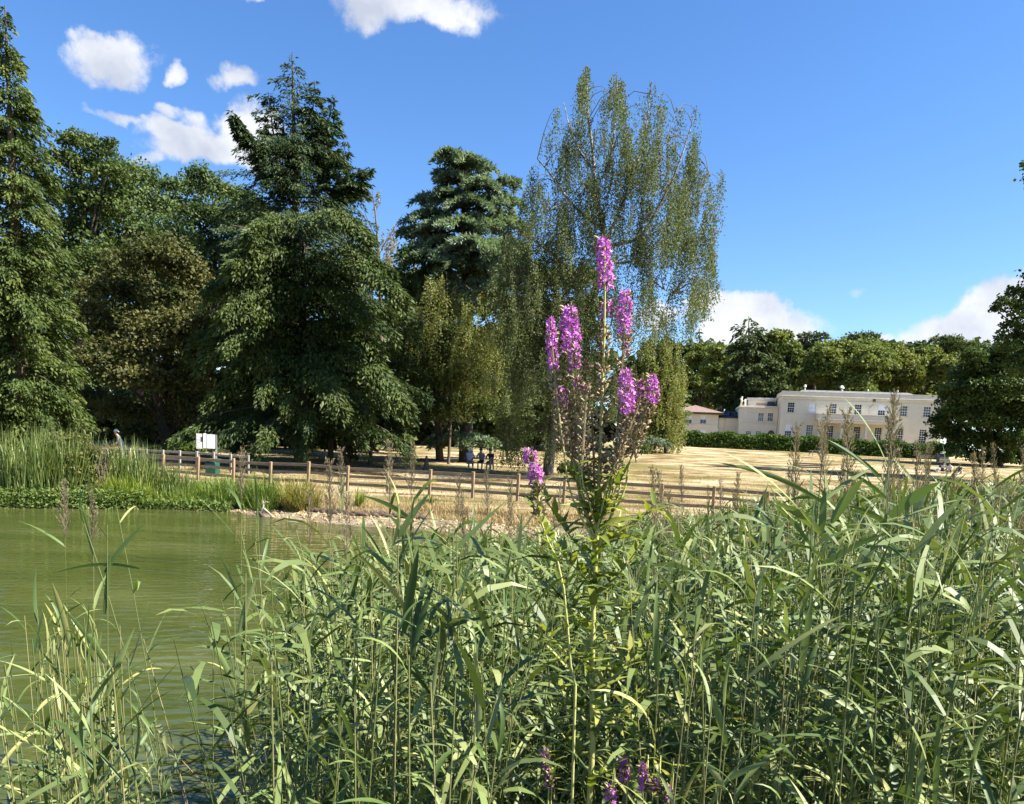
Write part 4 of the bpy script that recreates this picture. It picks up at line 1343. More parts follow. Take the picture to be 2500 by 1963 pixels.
broad_tree('broadleaf_tree', 'feathery topped dark tree just right of the cypress spire', 'tree', 190, 56,
           [(168, 345, 30), (205, 352, 34), (245, 372, 36), (270, 350, 16), (160, 400, 46), (215, 420, 55), (268, 430, 46), (170, 490, 60), (240, 500, 70), (200, 580, 80), (170, 680, 80), (240, 650, 70), (180, 780, 90), (150, 620, 60)],
           24000, .24, .085, M['broad_dark'], .35, 1.0)
broad_tree('broadleaf_tree', 'rounded blue green tree behind the brownish tree at left', 'tree', 340, 62,
           [(300, 430, 44), (345, 440, 48), (385, 462, 36), (320, 500, 66), (390, 520, 56), (280, 540, 60), (350, 590, 80), (420, 590, 60), (300, 640, 70), (430, 660, 70), (360, 700, 90), (420, 455, 26)],
           24000, .24, .09, M['broad_blue'], .35, 1.0)
broad_tree('broadleaf_tree', 'dark topped tree in the gap left of the tall spruce', 'tree', 510, 66,
           [(488, 428, 30), (470, 462, 40), (520, 465, 36), (560, 480, 38), (600, 492, 36), (450, 520, 55), (520, 540, 66), (590, 550, 60), (480, 610, 70), (560, 630, 70), (620, 520, 40), (500, 700, 80)],
           24000, .25, .09, M['broad_blue'], .35, 1.0)
broad_tree('sycamore_tree', 'large brownish green sycamore with its trunk behind the notice board', 'tree', 415, 50,
           [(350, 640, 62), (410, 630, 60), (300, 670, 60), (460, 670, 52), (250, 720, 58), (340, 730, 80), (430, 740, 70), (230, 800, 60), (300, 820, 80), (390, 830, 90), (470, 800, 60), (500, 860, 54), (250, 900, 70), (340, 930, 80), (430, 930, 80), (220, 980, 50), (290, 1010, 60), (380, 1020, 60), (470, 1000, 50), (200, 760, 40), (500, 1040, 36), (340, 1060, 40)],
           44000, .21, .085, M['broad_brown'], .40, 1.4)

# --- shrubs and dark evergreens in the middle
broad_tree('holly_tree', 'dense dark evergreen between the broad conifer and the weeping tree', 'tree', 1075, 56,
           [(1000, 720, 55), (1050, 770, 60), (980, 800, 60), (1040, 850, 66), (1110, 830, 60), (980, 900, 60), (1060, 930, 66), (1130, 920, 60), (1190, 880, 56), (1000, 980, 55), (1080, 1010, 55), (1160, 1000, 50), (1220, 960, 50), (930, 960, 50), (1010, 640, 45), (960, 700, 55)],
           34000, .20, .08, M['broad_dark'], .3, 1.0)


# --- weeping birches
def strand_tree(lobes, Y, dens, leaf, wd, slen, depth, sag=.12):
    """hanging strands of leaves: lobes = (u, v_top, v_bottom, half width px, density)"""
    k = Y / FPX
    Vs, ts, anc = [], [], []
    for (u, v0, v1, hw, dn) in lobes:
        area = (v1 - v0) * 2 * hw * k * k
        ns = max(3, int(area * dens * dn))
        nc = max(2, ns // 11); cid = RNG.integers(0, nc, ns)
        vv = (v0 + (v1 - v0) * RNG.random(nc) ** .85)[cid]
        f = np.clip((vv - v0) / (1.6 * hw), .12, 1) ** .6
        uu = u + RNG.normal(size=nc).clip(-1.7, 1.7)[cid] * hw * .55 * f + RNG.normal(size=ns) * .12 / k
        vv = vv + RNG.normal(size=ns) * .30 / k
        ylo = (RNG.normal(size=nc) * depth)[cid] + RNG.normal(size=ns) * .22
        ln = slen * (.35 + 1.0 * RNG.random(ns)) * (.35 + .65 * f)
        ln = np.minimum(ln, (v1 + 45 - vv).clip(8) * k)
        fi = np.array([int(np.nonzero(cid == c_)[0][0]) for c_ in np.unique(cid)])
        anc.append(np.array([tuple(W(uu[i_], vv[i_], Y + ylo[i_])) for i_ in fi]))
        az = RNG.uniform(0, 2 * math.pi, ns); outd = np.stack([np.cos(az), np.sin(az), 0 * az], 1)
        P0 = np.array([tuple(W(a, b, Y + c)) for a, b, c in zip(uu, vv, ylo)])
        nl = np.maximum(3, (ln / leaf * 1.35).astype(int))
        sid = np.repeat(np.arange(ns), nl)
        q = RNG.random(len(sid))
        pos = P0[sid] + outd[sid] * (sag * ln[sid] * np.sin(q * 1.6) + .05)[:, None]
        pos[:, 2] -= ln[sid] * q - .10 * ln[sid] * np.sin(np.pi * q)
        pos += RNG.normal(size=pos.shape) * np.array([.055, .055, .04])
        d = unit(np.array([0, 0, -1.0]) + RNG.normal(size=pos.shape) * .55)
        nr = rnd_dir(len(pos))
        Vs.append(rhombus(pos, d, nr, leaf * (.7 + .6 * RNG.random(len(pos))), wd * (.7 + .6 * RNG.random(len(pos))), .42))
        ts.append((.5 * RNG.random(ns)[sid] + .5 * RNG.random(len(sid))))
    return np.concatenate(Vs), np.concatenate(ts), np.concatenate(anc)


def twigs_to(anch, limb_pts, r=.016):
    '''arching side branches from the nearest lower limb point out to each anchor of strands'''
    Lp = np.concatenate([curve_pts(p, 30)[6:] for p in limb_pts])
    out_ = []
    for a in anch:
        d = np.linalg.norm(Lp - a, axis=1) + 3.0 * np.maximum(0, Lp[:, 2] - a[2])
        q = Lp[int(np.argmin(d))]
        ln = np.linalg.norm(a - q)
        if ln > 6 or ln < .2: continue
        out_.append([q, q + (a - q) * .35 + np.array([0, 0, .16 * ln]), q + (a - q) * .72 + np.array([0, 0, .14 * ln]), a, a + (a - q) * .12 - np.array([0, 0, .25 * ln])])
    P = np.array(out_)
    return tubes(P, np.tile([r, r * .75, r * .5, r * .32, r * .15], (len(P), 1)), 4, RNG.random(len(P)))


bY = 46.0
base = on_ground(1337, bY)
bir = thing('weeping_birch', 'tall airy weeping birch with white limbs and hanging strands against the sky', 'birch', base)
LB = [(1432, 160, 330, 34, 1.0), (1505, 186, 430, 52, 1.0), (1585, 196, 420, 62, 1.05), (1375, 226, 420, 46, .9), (1455, 300, 560, 90, .8), (1570, 330, 600, 100, .85),
      (1655, 250, 600, 48, .85), (1700, 268, 560, 34, .85), (1735, 380, 690, 26, 1.0), (1700, 480, 730, 42, .75), (1640, 520, 790, 56, .62), (1560, 560, 800, 66, .62), (1470, 560, 800, 66, .9),
      (1290, 372, 560, 34, .8), (1340, 380, 620, 55, .7), (1390, 470, 700, 75, 1.1), (1300, 520, 760, 52, 1.4), (1240, 560, 800, 50, 1.5), (1330, 640, 930, 75, 1.5), (1420, 700, 960, 75, 1.4),
      (1250, 720, 960, 52, .9), (1370, 860, 1060, 60, .9), (1270, 905, 1100, 48, .8), (1500, 800, 980, 50, .8), (1220, 960, 1090, 34, .7), (1330, 1000, 1090, 40, .6), (1620, 700, 800, 24, .6), (1700, 640, 760, 24, .7)]
V, t, anch = strand_tree(LB, bY, 15.5, .095, .037, 3.3, 1.7)
put_crown(bir, base, V, t, M['birch_leaf'])


def wl(*pts, Y=bY): return [tuple(W(u, v, Y + dy)) for (u, v, dy) in pts]


limbs = [(wl((1337, 1160, 0), (1346, 1080, 0), (1360, 1000, 0), (1400, 860, 0), (1450, 720, 0), (1478, 610, 0), (1470, 540, 0)), .33, .16),
         (wl((1470, 540, 0), (1452, 460, 0), (1448, 380, 0), (1436, 280, 0), (1432, 185, 0)), .16, .03),
         (wl((1472, 560, 0), (1420, 520, -.5), (1390, 490, -.8), (1340, 420, -1), (1312, 388, -1)), .10, .03),
         (wl((1480, 590, 0), (1530, 470, .5), (1570, 350, .8), (1588, 230, 1)), .11, .03),
         (wl((1490, 600, 0), (1560, 580, -.4), (1600, 520, -.8), (1650, 420, -1), (1690, 300, -1.2)), .12, .03),
         (wl((1470, 640, 0), (1540, 640, .5), (1600, 605, .8), (1660, 600, 1), (1700, 640, 1)), .08, .02),
         (wl((1450, 480, 0), (1490, 380, .3), (1505, 260, .5), (1506, 195, .5)), .07, .02),
         (wl((1450, 420, 0), (1400, 340, .4), (1376, 250, .5)), .06, .02),
         (wl((1440, 740, 0), (1370, 640, -.6), (1310, 590, -1), (1260, 570, -1.1)), .10, .03),
         (wl((1420, 800, 0), (1340, 700, -.8), (1280, 690, -1.1), (1240, 730, -1.2)), .08, .02),
         (wl((1560, 585, -.4), (1640, 545, -.2), (1700, 500, 0), (1730, 420, 0)), .06, .02),
         (wl((1390, 490, -.8), (1330, 520, -1), (1290, 560, -1)), .05, .02),
         (wl((1570, 430, .5), (1620, 360, .5), (1650, 270, .5)), .05, .015),
         (wl((1540, 620, .3), (1590, 680, .3), (1640, 720, .3)), .05, .015)]
put_wood(bir, base, [tube1(p_, a_, b__, 14, 8) for p_, a_, b__ in limbs[:1]], M['bark_trunk'])
co, q, t = merge(*[tube1(p_, a_, b__, 12, 6) for p_, a_, b__ in limbs[1:]])
part('limbs', geo_mesh('limbs', (co - np.array(base), q, t), M['bark_birch'], True), bir)
co, q, t = twigs_to(anch, [l_[0] for l_ in limbs], .028)
part('branches', geo_mesh('branches', (co - np.array(base), q, t), M['bark_brown'], True), bir, 'stuff')

base = on_ground(1095, 53)
wy = thing('weeping_birch', 'small yellowish weeping tree in front of the dark evergreens', 'birch', base)
V, t, _ = strand_tree([(1090, 648, 860, 80, 1.3), (1040, 668, 820, 44, 1.2), (1145, 680, 890, 54, 1.3), (1090, 780, 930, 70, .9), (1185, 740, 940, 44, 1.1), (1225, 700, 930, 40, 1.0), (1150, 840, 980, 60, .8)], 53, 15.0, .11, .045, 2.0, 1.5)
put_crown(wy, base, V, t, M['birch_yellow'])
put_wood(wy, base, [tube1([base, W(1102, 960, 53), W(1096, 840, 53), W(1090, 665, 53)], .11, .02, 10, 7), tube1([W(1092, 740, 53), W(1060, 690, 52.5), W(1035, 690, 52.5)], .06, .02, 6, 5), tube1([W(1092, 730, 53), W(1130, 695, 53), W(1160, 720, 53)], .06, .02, 6, 5)], M['bark_brown'])
base = on_ground(1625, 88)
wr = thing('weeping_birch', 'rounded green weeping tree at the left end of the hedge', 'birch', base)
V, t, _ = strand_tree([(1600, 790, 1000, 56, 1.2), (1632, 815, 1040, 44, 1.2), (1570, 830, 1060, 50, 1.2), (1620, 880, 1080, 62, 1.2), (1650, 880, 1050, 22, .9), (1555, 960, 1095, 40, 1.0)], 88, 12.0, .17, .075, 2.4, 1.9)
put_crown(wr, base, V, t, M['birch_yellow'])
put_wood(wr, base, [tube1([base, W(1615, 960, 88), W(1605, 820, 88)], .22, .04, 7, 7)], M['bark_brown'])
base = on_ground(930, 72)
wt_ = thing('dry_birch', 'thin yellowing tree in the sky gap right of the spruce', 'birch', base)
V, t, _ = strand_tree([(905, 455, 600, 40, .55), (925, 500, 640, 44, .7), (985, 515, 640, 40, .9), (945, 560, 680, 60, .9), (880, 480, 560, 26, .4)], 72, 3.6, .17, .06, 2.0, 1.2)
put_crown(wt_, base, V, t, M['birch_dry'])
put_wood(wt_, base, [tube1([base, W(930, 760, 72), W(920, 560, 72), W(908, 460, 72)], .25, .02, 10, 6), tube1([W(925, 620, 72), W(960, 560, 72), W(985, 520, 72)], .06, .015, 7, 5), tube1([W(922, 590, 72), W(895, 530, 72), W(880, 480, 72)], .06, .015, 7, 5)], M['bark_brown'])

# --- blue cedar
bY = 57.0; k = bY / FPX
base = on_ground(1137, bY); top = W(1128, 362, bY)
ced = thing('blue_cedar', 'grey blue cedar with layered flat boughs left of the tall birch', 'cedar', base)
plates = [(1100, 372, 30), (1135, 385, 40), (1165, 400, 34), (1120, 430, 44), (1175, 445, 46), (1100, 470, 40), (1065, 480, 40), (1150, 490, 60), (1215, 485, 48), (1240, 440, 24), (1055, 520, 52), (1110, 540, 62), (1190, 535, 70), (1230, 530, 40), (1040, 560, 44), (1080, 590, 70), (1170, 590, 80), (1230, 590, 50), (1050, 620, 50), (1130, 640, 80), (1210, 640, 66), (1010, 560, 26), (1060, 670, 50), (1120, 700, 60), (1090, 420, 24), (1190, 610, 60), (1230, 680, 60), (1160, 700, 60),
          (1085, 1068, 34), (1120, 1062, 44), (1155, 1066, 40), (1190, 1074, 22), (1060, 1078, 18)]
Vs, ts, wood = [], [], [tube1([base, W(1140, 900, bY), W(1135, 640, bY), top], .55, .05, 12, 9)]
for (u, v, hw) in plates:
    c = np.array(W(u, v, bY + RNG.uniform(-2.4, 1.0))); R_ = hw * k * 1.08
    n_ = int(1050 * R_ ** 1.5) + 300
    a = RNG.uniform(0, 2 * math.pi, n_); r = np.sqrt(RNG.random(n_)) * R_ * (1 + .30 * np.sin(a * 5 + u) + .2 * np.sin(a * 11 + v))
    pos = c + np.stack([np.cos(a) * r, np.sin(a) * r, -.30 * r * r / R_ + .07 * RNG.normal(size=n_) + .10 * np.sin(a * 3 + u) * r - .14 * RNG.random(n_) ** 2], 1)
    d = unit(np.stack([np.cos(a), np.sin(a), .55 - .5 * r / R_], 1) + .55 * RNG.normal(size=(n_, 3)))
    nr = unit(np.array([0, 0, .35]) + .9 * RNG.normal(size=(n_, 3)))
    Vs.append(rhombus(pos, d, nr, .32 * (.6 + .8 * RNG.random(n_)), .060 * (.6 + .8 * RNG.random(n_)))); ts.append((.35 * RNG.random() + .65 * RNG.random(n_)).clip(0, 1))
    tr = np.array(W(1135, min(v + 30, 1080), bY)); wood.append(tube1([tr, (tr + c) / 2 + np.array([0, 0, -.1]), c + np.array([0, 0, -.12])], .10, .03, 6, 5))
put_crown(ced, base, np.concatenate(Vs), np.concatenate(ts), M['cedar'])
put_wood(ced, base, wood, M['bark_dark'])

# thin trunk and shrubs
b_ = on_ground(1238, 62)
tt = broad_tree('slim_tree', 'slim dark trunked tree on the lit strip left of the birch trunk', 'tree', 1238, 62, [(1240, 1020, 34), (1210, 1000, 30), (1270, 1005, 30)], 3500, .2, .08, M['broad_dark'], .09)
broad_tree('low_shrub', 'low grey green shrub at the right foot of the weeping birch', 'shrub', 1590, 84, [(1590, 1082, 18), (1612, 1084, 16), (1568, 1086, 18), (1630, 1088, 10)], 3500, .16, .06, M['cedar'], .05, .2)
broad_tree('low_shrub', 'small dark shrub at the edge of the lawn below the weeping trees', 'shrub', 1555, 66, [(1545, 1098, 18), (1565, 1102, 18), (1528, 1100, 14)], 3000, .15, .06, M['broad_dark'], .05, .2)
broad_tree('low_shrub', 'dark ground ivy shrub round the right side of the leaning birch trunk', 'shrub', 1395, 45, [(1385, 1148, 22), (1410, 1150, 20), (1430, 1154, 16)], 3000, .13, .05, M['broad_dark'], .04, .2)
broad_tree('low_shrub', 'lit green undergrowth left of the notice board', 'shrub', 460, 54, [(445, 1096, 16), (470, 1098, 18), (490, 1100, 12), (380, 1098, 12)], 4000, .14, .055, M['bank_green'], .04, .2)

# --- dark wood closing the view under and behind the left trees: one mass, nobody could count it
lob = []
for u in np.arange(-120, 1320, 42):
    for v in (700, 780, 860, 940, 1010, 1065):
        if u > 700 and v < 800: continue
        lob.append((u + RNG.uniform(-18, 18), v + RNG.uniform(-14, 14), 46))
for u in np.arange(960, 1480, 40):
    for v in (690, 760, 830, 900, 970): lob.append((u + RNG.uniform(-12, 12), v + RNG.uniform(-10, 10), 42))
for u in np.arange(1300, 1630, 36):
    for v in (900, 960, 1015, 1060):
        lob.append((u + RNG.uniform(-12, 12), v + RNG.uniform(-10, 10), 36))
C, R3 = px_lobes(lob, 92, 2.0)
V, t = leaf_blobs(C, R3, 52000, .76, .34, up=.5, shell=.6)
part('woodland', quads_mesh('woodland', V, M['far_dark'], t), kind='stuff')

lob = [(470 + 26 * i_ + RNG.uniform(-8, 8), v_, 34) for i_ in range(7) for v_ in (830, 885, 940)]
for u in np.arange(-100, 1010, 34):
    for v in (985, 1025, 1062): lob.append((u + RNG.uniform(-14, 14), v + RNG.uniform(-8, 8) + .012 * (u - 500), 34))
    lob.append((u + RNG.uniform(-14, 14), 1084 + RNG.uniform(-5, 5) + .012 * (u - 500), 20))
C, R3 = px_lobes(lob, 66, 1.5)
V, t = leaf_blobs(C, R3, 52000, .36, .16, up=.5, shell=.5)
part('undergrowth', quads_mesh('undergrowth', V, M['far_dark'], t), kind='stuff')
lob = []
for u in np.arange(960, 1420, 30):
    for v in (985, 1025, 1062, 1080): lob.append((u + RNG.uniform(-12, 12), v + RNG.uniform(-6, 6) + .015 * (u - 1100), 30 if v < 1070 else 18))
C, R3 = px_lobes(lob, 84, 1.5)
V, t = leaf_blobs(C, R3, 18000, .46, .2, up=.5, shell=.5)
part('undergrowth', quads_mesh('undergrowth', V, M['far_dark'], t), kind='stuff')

# --- the wood behind the house
TG = 'trees of the wood behind the house'


def bg_tree(label, u, Y, vt, vb, hw, n, mat, r=None, nl=15, ln=.48, wd=.22, kind='broad'):
    b_ = on_ground(u, Y)
    if kind == 'broad':
        return broad_tree('broadleaf_tree', label, 'tree', u, Y, dome(u, vt, vb, hw, nl, r or hw * .36), int(n * 1.45), ln, wd, mat, .4, 1.4, TG, base=b_)
    k = Y / FPX
    root = thing('conifer_tree', label, 'conifer', b_, TG)
    tp = W(u, vt, Y)
    pr = [(0, hw * k), (.45, hw * k * 1.0), (.7, hw * k * .86), (.88, hw * k * .6), (.96, hw * k * .35), (1, .3)] if kind == 'round' else [(0, hw * k), (.5, hw * k * .7), (1, .2)]
    a = conifer_sprays(b_, tp, pr, 170, n, .75, .17, rise=.3, droop=.55, hang=.9, t0=.08)
    put_crown(root, b_, a[0], a[1], mat)
    put_wood(root, b_, [tube1([b_, tp], .6, .05, 6, 6)], M['bark_dark'])
    return root


def flat_cedar(label, u, Y, plates, n):
    b_ = on_ground(u, Y); k = Y / FPX
    root = thing('cedar_tree', label, 'cedar', b_, TG)
    Vs, ts = [], []
    wood = [tube1([b_, W(u, plates[0][1] + 4, Y)], .6, .1, 6, 6)]
    for (pu, pv, hw) in plates:
        c = np.array(W(pu, pv, Y + RNG.uniform(-2, 2))); R_ = hw * k
        m_ = int(n * hw / sum(p[2] for p in plates))
        a = RNG.uniform(0, 2 * math.pi, m_); r = np.sqrt(RNG.random(m_)) * R_
        pos = c + np.stack([np.cos(a) * r, np.sin(a) * r, -.12 * r + .3 * RNG.normal(size=m_)], 1)
        d = unit(np.stack([np.cos(a), np.sin(a), 0 * a], 1) + .6 * RNG.normal(size=(m_, 3)))
        Vs.append(rhombus(pos, d, unit(np.array([0, 0, 1.]) + .6 * RNG.normal(size=(m_, 3))), .6 * (.6 + .8 * RNG.random(m_)), .16 * (.6 + .8 * RNG.random(m_)))); ts.append(RNG.random(m_))
        wood.append(tube1([np.array(W(u, pv + 8, Y)), c - np.array([0, 0, .3])], .2, .08, 4, 5))
    put_crown(root, b_, np.concatenate(Vs), np.concatenate(ts), M['far_dark'])
    put_wood(root, b_, wood, M['bark_dark'])


bg_tree('green tree at the left of the wood, half behind the weeping tree', 1712, 168, 836, 1020, 44, 9000, M['broad_mid'])
bg_tree('small pointed dark conifer tip left of the large round conifer', 1708, 172, 800, 1000, 20, 2200, M['far_dark'], kind='spire')
bg_tree('second small conifer tip beside the large round conifer', 1736, 172, 824, 1000, 22, 2200, M['far_dark'], kind='spire')
bg_tree('leafy tree between the conifer tips and the large round conifer', 1758, 158, 842, 1010, 50, 8000, M['broad_mid'])
bg_tree('tallest dark round topped conifer of the wood behind the house', 1828, 148, 772, 1030, 66, 16000, M['far_dark'], kind='round')
bg_tree('tree with a flat shoulder right of the large round conifer', 1905, 152, 806, 1010, 62, 12000, M['broad_mid'])
bg_tree('low dark tree above the left end of the long roof', 1880, 142, 880, 1000, 50, 8000, M['far_dark'])
flat_cedar('flat topped cedar rising behind the gap left of the domed tree', 1988, 172, [(1985, 818, 34), (1970, 836, 34), (2005, 842, 36), (1990, 868, 50)], 3600)
bg_tree('largest domed olive green tree directly behind the long house', 2078, 145, 822, 1000, 118, 24000, M['broad_mid'], r=38, nl=20)
flat_cedar('flat topped cedar peeping over the domed olive tree', 2110, 176, [(2108, 818, 36), (2090, 832, 36), (2130, 838, 38)], 2800)
bg_tree('yellowish tree right of the domed olive tree', 2190, 150, 845, 1000, 66, 12000, M['broad_yellow'])
bg_tree('dark tree behind the right part of the house', 2262, 156, 842, 1010, 66, 11000, M['broad_mid'])
flat_cedar('tall cedar with flat plates over the right end of the wood', 2318, 165, [(2310, 826, 34), (2335, 838, 40), (2295, 850, 34), (2360, 856, 34), (2330, 872, 60)], 5200)
bg_tree('olive tree below the tall cedar right of the house', 2340, 146, 862, 1020, 62, 11000, M['broad_yellow'])
bg_tree('green tree at the far right of the wood', 2412, 148, 858, 1030, 66, 11000, M['broad_mid'])
lob = []
for u in np.arange(1600, 2560, 30):
    for v in (870, 905, 945, 985): lob.append((u + RNG.uniform(-10, 10), v + RNG.uniform(-8, 8), 34))
C, R3 = px_lobes(lob, 185, 2.0)
V, t = leaf_blobs(C, R3, 26000, 1.3, .6, up=.5, shell=.6)
part('woodland', quads_mesh('woodland', V, M['far_dark'], t), kind='stuff')

# --- trees at the right
broad_tree('broadleaf_tree', 'big dark leafy tree standing right of the house and overhanging the hedge', 'tree', 2440, 98,
           [(2355, 920, 40), (2400, 900, 50), (2440, 890, 55), (2330, 960, 34), (2360, 970, 60), (2440, 960, 70), (2338, 1010, 42), (2390, 1030, 60), (2460, 1030, 60), (2305, 1060, 36), (2360, 1080, 46), (2430, 1085, 50), (2500, 1080, 50), (2520, 920, 60), (2520, 1000, 60), (2345, 1100, 24), (2480, 1105, 24), (2330, 1108, 20), (2380, 1118, 22), (2410, 1122, 24), (2450, 1122, 26), (2500, 1125, 26), (2300, 1098, 18), (2315, 1015, 22), (2375, 872, 26), (2400, 868, 30), (2460, 862, 36), (2290, 1030, 24), (2550, 1060, 60)],
           60000, .32, .13, M['oak'], .6, 1.6)
broad_tree('oak_tree', 'dark oak branches reaching in at the right edge against the cloud', 'oak', 2660, 62,
           [(2485, 715, 26), (2455, 742, 24), (2432, 756, 16), (2500, 760, 40), (2470, 800, 26), (2445, 828, 18), (2500, 830, 46), (2460, 850, 22), (2520, 880, 50), (2540, 760, 60), (2600, 700, 90), (2640, 820, 110), (2560, 640, 40), (2700, 600, 110), (2700, 760, 120), (2600, 900, 70), (2506, 402, 14), (2560, 420, 50), (2640, 460, 90), (2490, 905, 30)],
           30000, .26, .11, M['oak'], .5, .6)

# --- hedge
ha, hb = on_ground(1655, 118), on_ground(2292, 113)
hd = thing('clipped_hedge', 'long clipped green hedge running in front of the house', 'hedge', ha)
n_ = 42000
s = RNG.random(n_); hv = np.array(hb - ha); hn = np.array([-hv[1], hv[0], 0]) / np.linalg.norm(hv)
hh_ = 2.15 + .16 * np.sin(s * 40) + .10 * np.sin(s * 97 + 1)
face = RNG.random(n_)
yo = np.where(face < .62, -.75 + .22 * RNG.normal(size=n_), RNG.uniform(-.8, .9, n_))
zo = np.where(face < .62, RNG.random(n_) * hh_, hh_ - .22 * RNG.random(n_) ** 2)
pos = np.array(ha) + hv * s[:, None] + hn * yo[:, None]; pos[:, 2] += zo
pos[:, 2] += ground_z(pos[:, 0], pos[:, 1]) - np.interp(s, [0, 1], [ha.z, hb.z])
nr = unit(np.where((face < .62)[:, None], -hn * .7 + np.array([0, 0, .5]), np.array([0, 0, 1.0])) + .8 * RNG.normal(size=(n_, 3)))
V = rhombus(pos, unit(np.cross(nr, rnd_dir(n_))), nr, .26 * (.6 + .8 * RNG.random(n_)), .11 * (.6 + .8 * RNG.random(n_)))
put_crown(hd, ha, V, RNG.random(n_), M['hedge'], 'foliage')
Pst = []
for i in range(60):
    p = np.array(ha) + hv * ((i + .5) / 60); p[2] = gz(p[0], p[1])
    Pst.append([p, p + np.array([RNG.uniform(-.2, .2), 0, .8]), p + np.array([RNG.uniform(-.4, .4), 0, 1.7])])
co, q, t = tubes(np.array(Pst), np.tile([.05, .04, .02], (60, 1)), 5, RNG.random(60))
part('stems', geo_mesh('stems', (co - np.array(ha), q, t), M['bark_dark'], True), hd, 'stuff')

# ------------------------------------------------------------------ far bank vegetation
def blade_paths(base, az, a0, bend, ln, S=5, twist=None):
    """arching blades: base (N,3), azimuth, start elevation, bend (radians), length"""
    n = len(base)
    s = np.linspace(0, 1, S)
    ang = a0[:, None] - bend[:, None] * (s[None] ** 1.4)
    ds = ln[:, None] / (S - 1)
    hx_ = np.concatenate([np.zeros((n, 1)), np.cumsum(np.cos((ang[:, 1:] + ang[:, :-1]) / 2) * ds, 1)], 1)
    hz_ = np.concatenate([np.zeros((n, 1)), np.cumsum(np.sin((ang[:, 1:] + ang[:, :-1]) / 2) * ds, 1)], 1)
    o = np.stack([np.cos(az), np.sin(az)], 1)
    P = np.empty((n, S, 3))
    P[..., 0] = base[:, None, 0] + o[:, None, 0] * hx_
    P[..., 1] = base[:, None, 1] + o[:, None, 1] * hx_
    P[..., 2] = base[:, None, 2] + hz_
    side = np.stack([-np.sin(az), np.cos(az), 0 * az], 1)
    return P, side, ang


def blades(base, ln, wd, lean=.35, bend=.8, S=5, az=None):
    n = len(base)
    az = RNG.uniform(0, 2 * math.pi, n) if az is None else az
    a0 = math.pi / 2 - np.abs(RNG.normal(size=n)) * lean
    P, side, _ = blade_paths(base, az, a0, bend * RNG.random(n), ln, S)
    s = np.linspace(0, 1, S)
    W_ = wd[:, None] * np.interp(s, [0, .35, .75, 1], [.75, 1, .6, .04])[None]
    return ribbons(P, W_, side, RNG.random(n))


def scatter_px(n, u0, u1, d0, d1):
    """random ground points along the far shore: u range in pixels, d = metres behind the water edge"""
    uu = RNG.uniform(u0, u1, n)
    px = np.array([p[0] for p in SHORE_PX]); py = np.array([p[1] for p in SHORE_PX])
    vv = np.interp(uu, px, py)
    pts = []
    for a, b in zip(uu, vv):
        p = wz(a, b); pts.append((p.x, p.y))
    pts = np.array(pts); pts[:, 1] += RNG.uniform(d0, d1, n)
    pts[:, 0] += pts[:, 0] / pts[:, 1] * 0
    return np.column_stack([pts, ground_z(pts[:, 0], pts[:, 1])])


def clump(name, label, cat, u, d, n, spread, ln, wd, mat, lean=.35, bend=.9, group=None, extra=None):
    c = scatter_px(1, u, u + .1, d, d + .01)[0]
    root = thing(name, label, cat, tuple(c), group)
    a = RNG.uniform(0, 2 * math.pi, n); r = spread * np.sqrt(RNG.random(n))
    b_ = np.column_stack([c[0] + np.cos(a) * r, c[1] + np.sin(a) * r * .8, np.zeros(n)]); b_[:, 2] = ground_z(b_[:, 0], b_[:, 1]) - .03
    g = blades(b_, ln * (.5 + .65 * RNG.random(n)), wd * (.7 + .6 * RNG.random(n)), lean, bend)
    part('blades', geo_mesh('blades', (g[0] - c, g[1], g[2]), mat), root, 'stuff')
    return root


clump('rush_clump', 'tall dark green rush clump at the far left end of the bank', 'rushes', 15, 1.4, 900, 1.3, 2.15, .016, M['rush'], .16, .5)
clump('rush_clump', 'tall upright rushes left of the yellowish bank bush', 'rushes', 85, 1.6, 700, .9, 2.0, .016, M['rush'], .18, .5)
clump('rush_clump', 'dark rushes just right of the yellowish bank bush', 'rushes', 240, 2.0, 520, .75, 1.85, .016, M['rush'], .22, .55)
clump('rush_clump', 'shorter rushes ending where the fence comes into view', 'rushes', 330, 2.0, 420, .8, 1.25, .015, M['rush'], .3, .7)
clump('grass_tuft', 'bright lime grass tuft at the foot of the rushes', 'grass tuft', 270, .9, 620, .65, 1.0, .014, M['bank_lime'], .38, 1.0)
clump('grass_tuft', 'long green grass tuft in front of the fence under the notice board', 'grass tuft', 500, 1.5, 520, .75, .95, .013, M['bank_green'], .42, 1.2)
clump('grass_tuft', 'arching green grass tuft left of the yellow tuft', 'grass tuft', 592, 1.4, 560, .62, 1.15, .013, M['bank_green'], .42, 1.2)
clump('grass_tuft', 'yellow green grass tuft on the bank edge above the driftwood', 'grass tuft', 690, 1.9, 560, .52, 1.12, .013, M['bank_yellow'], .40, 1.1)
clump('grass_tuft', 'small bright grass tuft below a fence post on the pale bank', 'grass tuft', 825, 2.9, 90, .16, .62, .012, M['bank_lime'], .25, .6)
clump('grass_tuft', 'small leafy weed on the dry bank below the fence', 'weed', 1003, 3.6, 140, .24, .42, .024, M['broad_mid'], .7, 1.2)

